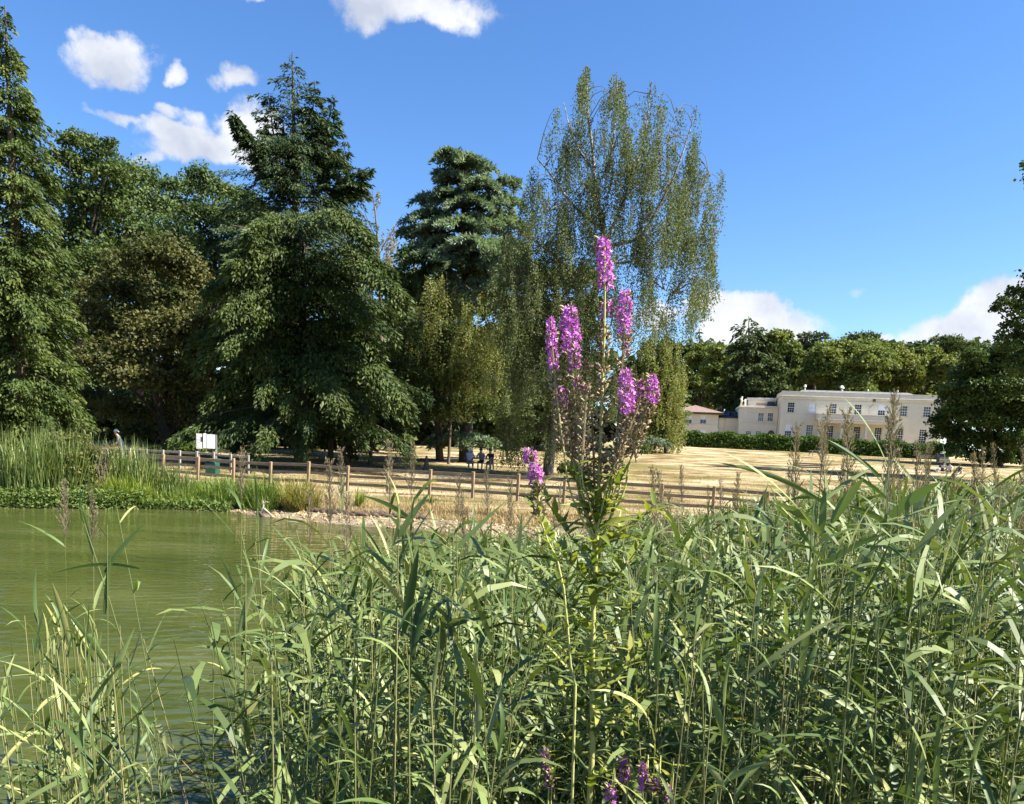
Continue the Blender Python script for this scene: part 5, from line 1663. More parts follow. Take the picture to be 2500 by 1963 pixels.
# yellowish bush
c = scatter_px(1, 175, 175.1, 1.5, 1.51)[0]
bu = thing('bank_bush', 'yellowish olive bush on the bank between the rush clumps', 'bush', tuple(c))
C, R3 = px_lobes([(150, 1090, 34), (190, 1085, 30), (130, 1130, 40), (180, 1135, 48), (215, 1150, 34), (160, 1185, 46), (210, 1195, 34), (120, 1180, 30), (225, 1110, 20)], c[1], .15)
V, t = leaf_blobs(C, R3, 17000, .10, .038, up=.4, shell=.3)
put_crown(bu, c, V, t, M['olive_bush'], 'foliage')
g = [tube1([c, c + np.array([RNG.uniform(-.3, .3), RNG.uniform(-.3, .1), 1.0]), c + np.array([RNG.uniform(-.7, .7), RNG.uniform(-.4, .3), RNG.uniform(1.4, 2.0)])], .02, .006, 6, 4) for _ in range(26)]
put_wood(bu, c, g, M['bark_brown'], 'stems')

# bank grass, water plants, dry grass: stuff
b_ = np.concatenate([scatter_px(5200, 225, 640, .6, 3.4), scatter_px(1500, -150, 240, .3, 4)])
g1 = blades(b_, .58 * (.4 + .8 * RNG.random(len(b_))), .012 * (.7 + .6 * RNG.random(len(b_))), .45, 1.0, 4)
part('bank_grass', geo_mesh('bank_grass', g1, M['bank_green']), kind='stuff')
b_ = scatter_px(1700, 250, 470, .4, 2.2)
g1 = blades(b_, .42 * (.4 + .8 * RNG.random(len(b_))), .014 * (.7 + .6 * RNG.random(len(b_))), .5, 1.0, 4)
part('bank_grass', geo_mesh('bank_grass', g1, M['bank_lime']), kind='stuff')
# broad floating leaves along the water edge
n_ = 7000
b_ = np.concatenate([scatter_px(5200, -160, 330, -.35, .9), scatter_px(1800, 330, 560, -.15, .7)])
b_[:, 2] = np.maximum(b_[:, 2], WATER_Z) + .45 * RNG.random(n_) ** 1.3 * np.where(b_[:, 0] < -11.2, 1.2, .6)
nr = unit(np.array([0, 0, .8]) + .75 * RNG.normal(size=(n_, 3)))
V = rhombus(b_, unit(np.cross(nr, rnd_dir(n_))), nr, .12 * (.6 + .7 * RNG.random(n_)), .032 * (.7 + .6 * RNG.random(n_)), .5)
part('water_plants', quads_mesh('water_plants', V, M['waterplant'], RNG.random(n_)), kind='stuff')
# dry grass: fringe of the bank and lawn
fr = scatter_px(9000, 620, 1500, 1.9, 3.2)
fx = RNG.uniform(-18, 16, 16000); fy = RNG.uniform(24, 56, 16000) ** 1.0
lawn = np.column_stack([fx * (fy / 34), fy, ground_z(fx * (fy / 34), fy)])
lawn = lawn[(shore_dist(lawn[:, 0], lawn[:, 1]) > 2.6)]
g1 = blades(fr, .26 * (.3 + .9 * RNG.random(len(fr))), .006 * np.ones(len(fr)), .6, 1.3, 4)
g2 = blades(lawn, .11 * (.4 + .9 * RNG.random(len(lawn))), .012 * np.ones(len(lawn)), .7, 1.2, 3)
part('dry_grass', geo_mesh('dry_grass', merge(g1, g2), M['straw']), kind='stuff')

# mud clods of the undercut bank and shore stones
b_ = scatter_px(130, 640, 1010, 1.7, 2.3)
g = []
for p in b_:
    r = RNG.uniform(.04, .12)
    g.append(tube1([p - np.array([r, 0, 0]), p + np.array([0, 0, r * .6]), p + np.array([r * 1.2, r * .3, 0])], r * .5, r * .9, 5, 6))
part('bank_clods', geo_mesh('bank_clods', merge(*g), M['mud'], True), kind='stuff')


# ------------------------------------------------------------------ reeds
def leaf_mesh(i):
    """one reed blade of length 1 along +x, arching, V folded"""
    r = np.random.default_rng(100 + i)
    a0 = r.uniform(.15, 1.25); bend = r.uniform(.15, 1.5) if i % 4 else r.uniform(1.5, 2.3)
    S = 9
    P, side, ang = blade_paths(np.zeros((1, 3)), np.zeros(1), np.array([a0]), np.array([bend]), np.ones(1), S)
    s = np.linspace(0, 1, S)
    tw = r.uniform(-.9, .9) * s
    up = np.stack([-np.sin(ang[0]), 0 * s, np.cos(ang[0])], 1)
    sd = np.array([0, 1.0, 0])[None] * np.cos(tw)[:, None] + up * np.sin(tw)[:, None]
    up2 = up * np.cos(tw)[:, None] - np.array([0, 1.0, 0])[None] * np.sin(tw)[:, None]
    wd = r.uniform(.025, .040) * np.interp(s, [0, .06, .3, .6, .85, 1], [.45, .75, 1, .85, .42, .01])
    P[0, :, 1] += r.uniform(-.12, .12) * s ** 2
    g = folded(P, wd[None], sd[None], up2[None], .28, np.array([.5]))
    return geo_mesh('leaf', g, M['reed_obj'], True)


LEAF = [leaf_mesh(i) for i in range(24)]


def plume_mesh(i):
    r = np.random.default_rng(300 + i)
    P, T = [], []
    n = 46
    lean = r.uniform(-.25, .25)
    for k in range(n):
        h = .02 + .74 * (k / n) + r.uniform(-.01, .01)
        az = k * 2.4 + r.uniform(-.4, .4)
        L_ = .26 * (1 - .62 * (k / n)) * r.uniform(.7, 1.2)
        el = r.uniform(.95, 1.32)
        x = np.cos(az) * np.cos(el) * L_; y = np.sin(az) * np.cos(el) * L_; z = np.sin(el) * L_
        b = np.array([lean * h * h, 0, h])
        P.append([b, b + np.array([x * .55, y * .55, z * .6]), b + np.array([x * 1.15, y * 1.15, z * .95])])
    P = np.array(P); R_ = np.tile([.0022, .0045, .0016], (n, 1))
    g = tubes(P, R_, 3, r.random(n))
    ax = np.array([[[0, 0, 0], [lean * .15, 0, .4], [lean * .7, 0, .82]]])
    g2 = tubes(ax, np.array([[.005, .004, .002]]), 4, np.array([.3]))
    # spikelets
    sp = []
    m_ = 560
    k = r.integers(0, n, m_); f = r.uniform(.25, 1, m_)
    pos = P[k, 0] * (1 - f)[:, None] + P[k, 2] * f[:, None] + r.normal(size=(m_, 3)) * .006
    d = unit(P[k, 2] - P[k, 0] + r.normal(size=(m_, 3)) * .05)
    V = rhombus(pos, d, unit(r.normal(size=(m_, 3))), .034 * r.uniform(.7, 1.4, m_), .0048 * np.ones(m_))
    return geo_mesh('plume', merge(g, g2, quads_geo(V, r.random(m_))), M['plume'])


PLUME = [plume_mesh(i) for i in range(6)]


def top_v(u):
    """upper outline of the reed bed in the photo"""
    return 14 + np.interp(u, [0, 120, 300, 330, 640, 660, 760, 900, 1100, 1300, 1500, 1700, 1900, 2100, 2500], [1500, 1450, 1560, 1900, 1900, 1400, 1335, 1298, 1280, 1285, 1290, 1245, 1205, 1172, 1165])


def reed(base, tip, label, group, leaves=8, leaf_len=.26, plume=None, as_parts=True, bow=.0, seed=0, cat='reed', start=.3, az0=None, drop_lower=0):
    rr = np.random.default_rng(seed)
    base = np.array(base); tip = np.array(tip)
    root = thing('common_reed', label, cat, tuple(base), group)
    n = 9
    t = np.linspace(0, 1, n)
    side = np.array([tip[0] - base[0], tip[1] - base[1], 0.0])
    P = (tip - base)[None] * t[:, None]
    hor = side[None] * (t ** 1.7 - t)[:, None]           # stem stands first and leans above
    P = P + hor
    R_ = .0032 * (1 - .62 * t)
    g = tubes(P[None], R_[None], 5, np.array([rr.random()]))
    part('stem', geo_mesh('stem', g, M['reed_stem'], True), root)
    az = rr.uniform(0, 2 * math.pi) if az0 is None else az0
    for k in range(leaves):
        f = start + (1 - start) * (k / max(1, leaves - 1)) * .97
        x = f * (n - 1); i = min(int(x), n - 2); p = P[i] * (1 - (x - i)) + P[i + 1] * (x - i)
        o = part('leaf', LEAF[int(rr.integers(0, 24))], root)
        a = az + math.pi * k + rr.normal() * .55
        s = leaf_len * rr.uniform(.65, 1.25) * (1.0 - .45 * max(0, f - .75) / .25 * (plume is None))
        tilt = -.35 * (f > .93) if plume is None else 0
        o.matrix_basis = Matrix.Translation(Vector(p)) @ Matrix.Rotation(a, 4, 'Z') @ Matrix.Rotation(rr.normal() * .18 + tilt * 1.6, 4, 'Y') @ Matrix.Rotation(rr.normal() * .25, 4, 'X') @ Matrix.Scale(s, 4)
    if plume is not None:
        o = part('plume', PLUME[int(rr.integers(0, 6))], root)
        d = Vector(P[-1] - P[-2]).normalized()
        o.matrix_basis = Matrix.Translation(Vector(P[-1])) @ d.to_track_quat('Z', 'Y').to_matrix().to_4x4() @ Matrix.Rotation(rr.uniform(0, 6.3), 4, 'Z') @ Matrix.Diagonal((plume * .68, plume * .68, plume, 1))
    return root


G_R = 'reeds of the near reed bed'
cnt = 0


def reed_px(ub, vt, ut, Y, label, group=None, Yt=None, **kw):
    """reed standing at column ub, its tip seen at (ut, vt)"""
    b = W(ub, 1700, Y); z = gz(b.x, b.y)
    tip = W(ut, vt, Yt or Y)
    global cnt
    cnt += 1
    return reed((b.x, b.y, min(z, WATER_Z + .1)), tip, label, group, seed=cnt, **kw)


# tall plumed reeds that stand out, each by its place
PL = [(838, 1085, 828, 4.2, 'pale plumed reed before the fence, left of a close pair', .38), (1008, 1075, 1000, 4.2, 'pale plumed reed before the fence, right of a close pair', .38), (955, 1068, 948, 4.0, 'tall straw coloured plumed reed in front of the dark trees', .42),
      (815, 1110, 797, 3.4, 'dark spiky plume leaning left over the pond edge', .40), (850, 1190, 842, 3.2, 'dark plume hanging low over the water right of the spiky one', .36), (760, 1190, 752, 3.6, 'thin dark plume at the water edge left of the spiky one', .34),
      (592, 1085, 585, 4.6, 'lone plume in front of the left fence', .40), (168, 1160, 150, 4.4, 'brown plume in front of the yellowish bank bush', .42), (225, 1190, 232, 4.2, 'brown plume below the rushes leaning left', .38),
      (1120, 1150, 1118, 4.2, 'brown plume in front of the middle of the fence', .34), (1250, 1160, 1240, 4.0, 'brown plume left of the small purple flower spike', .40), (1195, 1130, 1185, 4.6, 'spreading brown plume before the birch shadow', .42),
      (1660, 1130, 1668, 4.8, 'slim dark plume before the open lawn', .30), (1640, 1190, 1628, 4.0, 'brown plume in front of a right hand fence post', .34),
      (1945, 1030, 1935, 4.2, 'leftmost tall plume before the house', .56), (2025, 1030, 2003, 4.0, 'second tall plume before the house', .50), (2075, 985, 2062, 3.8, 'large forked plume before the porch', .64), (2175, 960, 2168, 3.6, 'tallest pale plume before the right windows', .66), (2235, 1065, 2245, 4.0, 'rightmost plume before the house', .46),
      (2320, 1150, 2310, 3.6, 'brown plume below the people on the lawn', .40), (2400, 1230, 2395, 3.2, 'dark plume near the right edge', .40), (2480, 1240, 2470, 3.0, 'dark plume at the right edge', .42), (2380, 1190, 2350, 3.9, 'brown bushy plume left of the right edge plumes', .42), (1920, 1240, 1910, 3.4, 'brown plume under the crossing leaves', .34), (2290, 1190, 2280, 4.2, 'brown plume among the right hand reeds', .4)]
for (ub, vt, ut, Y, lab, pl) in PL:
    tipv = vt + pl * .86 * FPX / Y
    reed_px(ub, tipv, ut + (ub - ut) * .5, Y, lab, plume=pl, leaves=6, leaf_len=.34, start=.35)

# more brown plumed reeds scattered along the top of the bed
for i in range(34):
    ub = RNG.uniform(1060, 2540); Y = RNG.uniform(3.2, 6.5); pl = RNG.uniform(.24, .38)
    zone = 'between the small purple spike and the tall loosestrife' if ub < 1430 else 'in front of the open lawn' if ub < 1860 else 'below the house' if ub < 2280 else 'in the right corner of the bed'
    vt = top_v(ub) - RNG.uniform(-40, 55)
    reed_px(ub, vt + pl * .3 * FPX / Y, ub + RNG.normal() * 25, Y, 'short brown plumed reed ' + zone, 'brown plumed reeds ' + zone, plume=pl, leaves=6, leaf_len=.28, start=.35)

# long bare stems crossing the open water at the left
for (ub, ut, vt, Y, lab, lv, ln) in ((545, 192, 1235, 2.1, 'long pale reed stem leaning far left across the water', 9, .20), (470, 285, 1240, 2.5, 'thin reed stem leaning left beside the long pale stem', 8, .20),
                                     (672, 628, 1240, 2.5, 'reed stem with leaves leaning left at the edge of the open water', 9, .26), (585, 572, 1440, 1.9, 'upright reed with two dark leaves in the open water', 5, .22),
                                     (620, 350, 1560, 1.9, 'reed lying low and slanting across the open water', 8, .22), (700, 460, 1690, 1.8, 'lowest slanting reed over the sky reflection', 7, .22), (420, 230, 1520, 2.0, 'slanting reed right of the left clump', 7, .24), (520, 520, 1570, 2.2, 'short upright reed standing in the ripples', 6, .22)):
    reed_px(ub, vt, ut, Y, lab, leaves=lv, leaf_len=ln, start=.25)
# big leaved reeds that stand out
for (ub, ut, vt, Y, lab, lv, ln, az) in ((1985, 1985, 1235, 1.7, 'reed with the largest pale blades crossing in front of the lawn', 8, .40, .1), (2175, 2172, 1150, 1.75, 'tall reed with a broad pale blade rising right over the lawn', 8, .38, .0), (1890, 1895, 1250, 1.8, 'reed with a dark blade slanting left over the fence', 7, .40, 2.9),
                                         (1010, 1008, 1300, 1.6, 'reed with upright broad green blades in the middle', 8, .30, 1.4), (1165, 1160, 1560, 1.5, 'reed with a broad folded blade low in the middle', 7, .30, 1.6), (950, 960, 1290, 1.9, 'reed with a dark blade rising right before the sand', 8, .30, .6), (2060, 2062, 1330, 1.6, 'dark upright reed right of the large pale blades', 8, .30, 3.0), (2250, 2255, 1420, 1.5, 'dark reed with drooping blades at lower right', 8, .30, 2.0), (1690, 1700, 1500, 1.45, 'reed with a long pale blade in the lower right half', 8, .30, 1.9), (1760, 1770, 1830, 1.35, 'reed with yellowish blades at the lower edge', 8, .26, 2.2)):
    reed_px(ub, vt, ut, Y, lab, leaves=lv, leaf_len=ln, start=.3, az0=az)

HERO = {}


def hero_leaf(owner, a, b, wpx, Y, dY=0.0, sag=.10, fold=.3, twist=0.0):
    '''a broad blade of the reed `owner`, from a (at its stem) to its tip b'''
    root = HERO[owner]
    S = 12
    A = np.array(W(a[0], a[1], Y)); B = np.array(W(b[0], b[1], Y + dY))
    s = np.linspace(0, 1, S)
    Ln = np.linalg.norm(B - A)
    P = A + (B - A) * s[:, None]
    P[:, 2] += sag * Ln * (np.sin(np.pi * s ** .9)) * .6
    T = unit(np.gradient(P, axis=0))
    view = unit((P - np.array(CP)))
    sd = unit(np.cross(T, view)); up = unit(np.cross(sd, T))
    an = .35 + twist * s
    sd2 = sd * np.cos(an)[:, None] + up * np.sin(an)[:, None]; up2 = up * np.cos(an)[:, None] - sd * np.sin(an)[:, None]
    wd = wpx * Y / FPX * .40 * np.interp(s, [0, .08, .3, .6, .85, 1], [.45, .75, 1, .85, .42, .01])
    me = geo_mesh('leaf', folded((P - np.array(root.location))[None], wd[None], sd2[None], up2[None], fold, np.array([.5])), M['reed_obj'], True)
    part('leaf', me, root)


for nm, (ub, ut, vt, Y, lab) in dict(a=(1962, 2006, 1140, 1.75, 'reed with long dark blades crossing before the lawn bench'), b=(2176, 2171, 1105, 1.75, 'tall pale stemmed reed with a broad pale blade rising right'), c=(968, 975, 1230, 1.7, 'reed with a broad green blade pointing up right over the sand'),
                                     d=(1000, 1012, 1345, 1.55, 'reed with broad upright pale blades in the left middle'), e=(1165, 1166, 1575, 1.45, 'reed with a pale folded upright blade low in the middle'), f=(250, 262, 1280, 1.9, 'reed with pale blades spread over the open water'),
                                     g=(600, 600, 1400, 1.8, 'upright reed holding a dark blade above the ripples'), h=(1960, 1962, 1480, 1.45, 'reed with two dark upright blades at lower right'), i=(1775, 1772, 1690, 1.35, 'reed with a yellow green blade at the lower edge'), j=(2225, 2235, 1740, 1.35, 'reed with three dark green upright blades at the lower right edge')).items():
    HERO[nm] = reed_px(ub, vt, ut, Y, lab, leaves=4, leaf_len=.18, start=.45, plume=.17 if nm in 'ab' else None)
for args in (('a', (2008, 1228), (1745, 1128), 15, 1.75, -.05), ('a', (1992, 1240), (2142, 1136), 15, 1.75, .04), ('a', (2150, 1165), (2008, 1075), 12, 1.78, .02), ('a', (2030, 1275), (2112, 1163), 30, 1.75, -.05), ('a', (2003, 1302), (1890, 1226), 30, 1.72, -.04), ('a', (2003, 1310), (2014, 1190), 22, 1.73, 0), ('a', (1985, 1340), (1870, 1215), 14, 1.74, .03), ('a', (2010, 1380), (2170, 1300), 20, 1.72, -.1),
             ('b', (2172, 1262), (2297, 1176), 34, 1.75, -.08), ('b', (2172, 1225), (2045, 1140), 12, 1.75, .05), ('b', (2172, 1290), (2070, 1235), 20, 1.73, -.06), ('b', (2172, 1330), (2250, 1400), 22, 1.72, -.08),
             ('c', (972, 1312), (1050, 1202), 24, 1.7, -.04), ('c', (1010, 1275), (884, 1210), 17, 1.72, .05), ('c', (960, 1400), (880, 1330), 15, 1.68, 0),
             ('d', (985, 1545), (1022, 1338), 32, 1.55, -.02), ('d', (1005, 1600), (1060, 1420), 22, 1.53, .02), ('d', (1000, 1500), (850, 1335), 18, 1.56, -.05), ('d', (1000, 1570), (1200, 1505), 20, 1.55, .05),
             ('e', (1166, 1765), (1160, 1590), 28, 1.45, 0), ('e', (1165, 1800), (1172, 1640), 24, 1.44, .02), ('e', (1165, 1730), (1070, 1660), 18, 1.45, .02), ('e', (1165, 1820), (1105, 1930), 20, 1.44, -.03),
             ('f', (255, 1398), (352, 1278), 14, 1.9, .04), ('f', (340, 1388), (130, 1399), 12, 1.9, .05), ('f', (172, 1580), (125, 1418), 18, 1.88, -.04), ('f', (255, 1500), (270, 1345), 14, 1.9, .0), ('f', (255, 1620), (150, 1480), 15, 1.88, -.03), ('f', (262, 1700), (330, 1530), 17, 1.87, .03),
             ('g', (583, 1545), (626, 1408), 20, 1.8, 0), ('g', (575, 1684), (508, 1552), 18, 1.79, .02), ('g', (580, 1780), (645, 1690), 18, 1.79, .02), ('g', (583, 1740), (480, 1720), 12, 1.8, .02),
             ('h', (1955, 1640), (1985, 1450), 22, 1.45, 0), ('h', (1960, 1680), (2000, 1560), 20, 1.44, .03), ('h', (1960, 1600), (1830, 1500), 14, 1.46, -.04),
             ('i', (1772, 1815), (1733, 1688), 26, 1.35, 0), ('i', (1775, 1905), (1885, 1858), 20, 1.35, -.04), ('i', (1768, 1930), (1715, 1850), 22, 1.34, .02),
             ('j', (2215, 1975), (2232, 1775), 20, 1.35, 0), ('j', (2235, 1975), (2262, 1795), 18, 1.34, 0), ('j', (2280, 1975), (2292, 1735), 20, 1.33, .02)):
    hero_leaf(*args, twist=RNG.uniform(-.6, .6))

# left clump
labL = 'green reed of the sparse clump at the lower left corner'
for i in range(54):
    ub = RNG.uniform(-60, 330) if i < 46 else RNG.uniform(300, 420)
    Y = RNG.uniform(1.45, 2.5)
    vt = np.interp(ub, [-60, 100, 250, 330, 420], [1500, 1470, 1500, 1600, 1720]) + abs(RNG.normal()) * 130
    reed_px(ub + 60, vt, ub + RNG.uniform(-100, 30), Y, labL + (' close to the picture edge' if ub < 150 else ' towards the open water'), 'reeds of the lower left clump', leaves=int(RNG.integers(10, 14)), leaf_len=.18 + .06 * RNG.random(), start=.3)
# the near bed, individually
labN = 'green common reed in the dense near bed'
N_IND = 210
i = 0
while i < N_IND:
    ub = RNG.uniform(690, 2560)
    Y = 1.25 + 2.2 * RNG.random() ** 1.15
    vt = top_v(ub) + abs(RNG.normal()) * 170 * (2.2 / Y) + RNG.uniform(-15, 60) + max(0, (2.2 - Y)) * 190
    if 1320 < ub < 1620 and Y < 2.2: continue
    zone = ('beside the open water' if ub < 900 else 'left of the tall loosestrife' if ub < 1340 else 'round the foot of the tall loosestrife' if ub < 1620 else 'right of the loosestrife below the open lawn' if ub < 1960 else 'below the house' if ub < 2290 else 'by the right edge of the picture')
    lab_ = ('near low green reed ' if Y < 1.95 else 'green reed standing a little back ') + zone
    reed_px(ub, vt, ub + RNG.normal() * 60, Y, lab_, 'reeds ' + zone + (' in front' if Y < 1.95 else ' further back'), leaves=int(RNG.integers(10, 15)), leaf_len=(.17 if i % 3 else .24) + .08 * RNG.random(), start=.22)
    i += 1


# the rest of the bed as one mass
def reed_mass(bases, tops_z, nleaf, llen, lw, S=5, stems=3, f0=.15, dead=.12):
    n = len(bases)
    lean = RNG.normal(size=(n, 2)) * .10
    t = np.linspace(0, 1, 4)
    H_ = (tops_z - bases[:, 2])
    P = bases[:, None, :] + np.stack([lean[:, :1] * H_[:, None] * t ** 1.6, lean[:, 1:] * H_[:, None] * t ** 1.6, H_[:, None] * t], -1)
    sel = RNG.random(n) < .7
    gs = tubes(P[sel], np.tile(.0026 * (1 - .6 * t), (int(sel.sum()), 1)), stems, RNG.random(int(sel.sum())))
    idx = np.repeat(np.arange(n), nleaf)
    k = np.tile(np.arange(nleaf), n)
    f = f0 + (1 - f0) * (k + RNG.random(len(k)) * .7) / nleaf
    f = f.clip(0, .99)
    x = f * 3; i0 = x.astype(int); fr_ = (x - i0)[:, None]
    b = P[idx, i0] * (1 - fr_) + P[idx, i0 + 1] * fr_
    az = RNG.uniform(0, 2 * math.pi, n)[idx] + math.pi * k + RNG.normal(size=len(k)) * .6
    a0 = RNG.uniform(.2, 1.25, len(k)); bend = RNG.uniform(.1, 1.9, len(k))
    ln = llen * (.6 + .7 * RNG.random(len(k)))
    PL_, side, ang = blade_paths(b, az, a0, bend, ln, S)
    tw = RNG.normal(size=len(k)) * .45
    side = side * np.cos(tw)[:, None] + np.array([0, 0, 1.0]) * np.sin(tw)[:, None]
    s = np.linspace(0, 1, S)
    wd = (lw * (.7 + .6 * RNG.random(len(k))))[:, None] * np.interp(s, [0, .1, .35, .7, 1], [.5, .8, 1, .65, .02])[None]
    gl = ribbons(PL_, wd, side, (.35 * RNG.random(n)[idx] + .65 * RNG.random(len(k))).clip(0, 1))
    return gs, gl


def bed_points(n, ylo, yhi, pw=1.0):
    out_ = []
    while len(out_) < n:
        u = RNG.uniform(560, 2820); Y = ylo + (yhi - ylo) * RNG.random() ** pw
        p = W(u, 1500, Y)
        if u < 700 + 30 * RNG.normal() or (1340 < u < 1590 and Y < 2.4): continue
        out_.append((p.x, p.y, u, Y))
    a = np.array(out_)
    d = shore_dist(a[:, 0], a[:, 1])
    keep = (d > -.5)
    return a[keep]


def mass(n, ylo, yhi, spread, nleaf, llen, lw, pw=1.0, S=5, up=0.0):
    a = bed_points(n, ylo, yhi, pw)
    z = np.minimum(ground_z(a[:, 0], a[:, 1]), WATER_Z + .15)
    vt = top_v(a[:, 2]) + np.abs(RNG.normal(size=len(a))) * spread + up
    tz = np.array([W(u, v, Y).z for u, v, Y in zip(a[:, 2], vt, a[:, 3])])
    tz = np.minimum(tz, WATER_Z + 2.3)
    tz = np.maximum(tz, z + .35)
    return reed_mass(np.column_stack([a[:, :2], z]), tz, nleaf, llen, lw, S)


s1, l1 = mass(880, 1.5, 3.6, 240, 18, .18, .0072, 1.0)
s2, l2 = mass(1620, 3.4, 7.0, 110, 16, .22, .0094, S=4)
s3, l3 = mass(2600, 6.5, 15.0, 45, 12, .28, .0115, S=4)
part('reed_bed', geo_mesh('reed_bed', merge(l1, l2, l3), M['reed']), kind='stuff')
part('reed_stems', geo_mesh('reed_stems', merge(s1, s2, s3), M['reed_stem'], True), kind='stuff')
# far right bed, taller and yellower at the back, with dry plumes
a = []
while len(a) < 2600:
    u = RNG.uniform(1560, 2650); Y = RNG.uniform(9, 21)
    p = W(u, 1200, Y); a.append((p.x, p.y, u, Y))
a = np.array(a)
vt = np.interp(a[:, 2], [1560, 1750, 1900, 2150, 2400, 2650], [1300, 1265, 1235, 1202, 1178, 1170]) + np.abs(RNG.normal(size=len(a))) * 22
tz = np.array([W(u, v, Y).z for u, v, Y in zip(a[:, 2], vt, a[:, 3])])
z = np.minimum(ground_z(a[:, 0], a[:, 1]), .1)
s4, l4 = reed_mass(np.column_stack([a[:, :2], z]), np.maximum(np.minimum(tz, 2.3), z + .3), 9, .34, .011, 4)
part('reed_bed', geo_mesh('reed_bed', l4, M['reed']), kind='stuff')
part('reed_stems', geo_mesh('reed_stems', s4, M['reed_stem'], True), kind='stuff')
# dead stalks low in the bed and at the foot of the left edge
n_ = 800
a = bed_points(n_, 1.5, 4.5); n_ = len(a)
b_ = np.column_stack([a[:, :2], np.minimum(ground_z(a[:, 0], a[:, 1]), WATER_Z + .1)])
t = np.linspace(0, 1, 3)
ln_ = RNG.uniform(.5, 1.3, n_); le = RNG.normal(size=(n_, 2)) * .28
P = b_[:, None, :] + np.stack([le[:, :1] * ln_[:, None] * t, le[:, 1:] * ln_[:, None] * t, ln_[:, None] * t * .95], -1)
gd = tubes(P, np.tile([.0032, .003, .0016], (n_, 1)), 3, RNG.random(n_))
part('dead_stalks', geo_mesh('dead_stalks', gd, M['reed_dead'], True), kind='stuff')
# small plumes over the far bed
pos = []
for _ in range(420):
    u = 2620 - 1120 * RNG.random() ** 1.5; Y = RNG.uniform(4.5, 14)
    v = np.interp(u, [1500, 1750, 1900, 2150, 2400, 2650], [1270, 1225, 1200, 1180, 1165, 1160]) + RNG.uniform(-6, 150) * (1.2 - Y / 14) + 8 + 330 / Y
    pos.append((u, v, Y))
Vp, Tp = [], []
for (u, v, Y) in pos:
    p = np.array(W(u, v, Y)); m_ = 60
    hgt_ = RNG.random(m_); az = RNG.uniform(0, 6.3, m_); rr_ = .05 * (1 - hgt_) + .012
    q_ = p + np.stack([np.cos(az) * rr_ + .08 * hgt_, np.sin(az) * rr_, (hgt_ - .5) * .34], 1)
    d = unit(np.stack([np.cos(az) * .4, np.sin(az) * .4, np.ones(m_)], 1))
    Vp.append(rhombus(q_, d, rnd_dir(m_), (.05 + .0018 * Y * 10 * .1) * np.ones(m_), (.003 + .0003 * Y) * np.ones(m_))); Tp.append(RNG.random(m_))
part('reed_plumes', quads_mesh('reed_plumes', np.concatenate(Vp), M['plume'], np.concatenate(Tp)), kind='stuff')
# pebbles and dry debris over the sandy shore
b_ = scatter_px(900, 560, 1320, .02, 1.9)
g = []
for p in b_:
    r = .012 + .05 * RNG.random() ** 3
    a_ = RNG.uniform(0, 6.3); e_ = np.array([math.cos(a_), math.sin(a_), 0]) * r * RNG.uniform(1, 2.2)
    g.append(tubes(np.array([[p - e_, p + np.array([0, 0, r * .4]), p + e_]]), np.array([[r * .3, r * .8, r * .25]]), 5, np.array([RNG.random()])))
part('shore_debris', geo_mesh('shore_debris', merge(*g), M['straw'], False), kind='stuff')
# pale stones at the near waterline
for j, (u, v) in enumerate(((150, 1956), (215, 1960), (270, 1962))):
    p = W(u, v, 3.9); p.z = WATER_Z
    bm = bmesh.new(); bmesh.ops.create_icosphere(bm, subdivisions=2, radius=.05 + .015 * j)
    for vv_ in bm.verts: vv_.co *= 1 + .25 * math.sin(vv_.co.x * 60 + j) * math.sin(vv_.co.y * 50); vv_.co.z *= .6
    me = bpy.data.meshes.new('stone'); bm.to_mesh(me); bm.free(); me.materials.append(M['stone'])
    o = part('stone', me); o.location = p
    tag(o, ['pale stone at the lower left waterline, leftmost of three', 'middle pale stone at the lower left waterline', 'pale stone at the lower left waterline, rightmost of three'][j], 'stone', 'stones at the waterline')

# ------------------------------------------------------------------ purple loosestrife
def floret_mesh(i):
    r = np.random.default_rng(500 + i)
    a = np.arange(6) * math.pi / 3 + r.uniform(0, 1)
    d = unit(np.stack([np.cos(a), np.sin(a), .35 + .35 * r.random(6)], 1))
    nr = unit(np.stack([-np.cos(a) * .4, -np.sin(a) * .4, np.ones(6)], 1) + .4 * r.normal(size=(6, 3)))
    V = rhombus(np.zeros((6, 3)), d, nr, r.uniform(.8, 1.15, 6), r.uniform(.17, .26, 6), .6)
    c = np.array([[[0, 0, -.55], [0, 0, .05]]])
    g = tubes(c, np.array([[.14, .2]]), 5, np.array([.2]))
    return geo_mesh('floret', merge(quads_geo(V, r.random(6)), g), M['petal'])


FLO = [floret_mesh(i) for i in range(6)]


def lance_leaf(i):
    r = np.random.default_rng(700 + i)
    S = 6
    P, side, ang = blade_paths(np.zeros((1, 3)), np.zeros(1), np.array([r.uniform(.2, .9)]), np.array([r.uniform(-.2, .9)]), np.ones(1), S)
    s = np.linspace(0, 1, S)
    up = np.stack([-np.sin(ang[0]), 0 * s, np.cos(ang[0])], 1)
    wd = .105 * np.interp(s, [0, .12, .4, .75, 1], [.55, .95, 1, .55, .03])
    g = folded(P, wd[None], side, up[None], .3, np.array([.5]))
    return geo_mesh('leaf', g, M['loose_leaf'], True)


LLEAF = [lance_leaf(i) for i in range(8)]
n_floret = 0


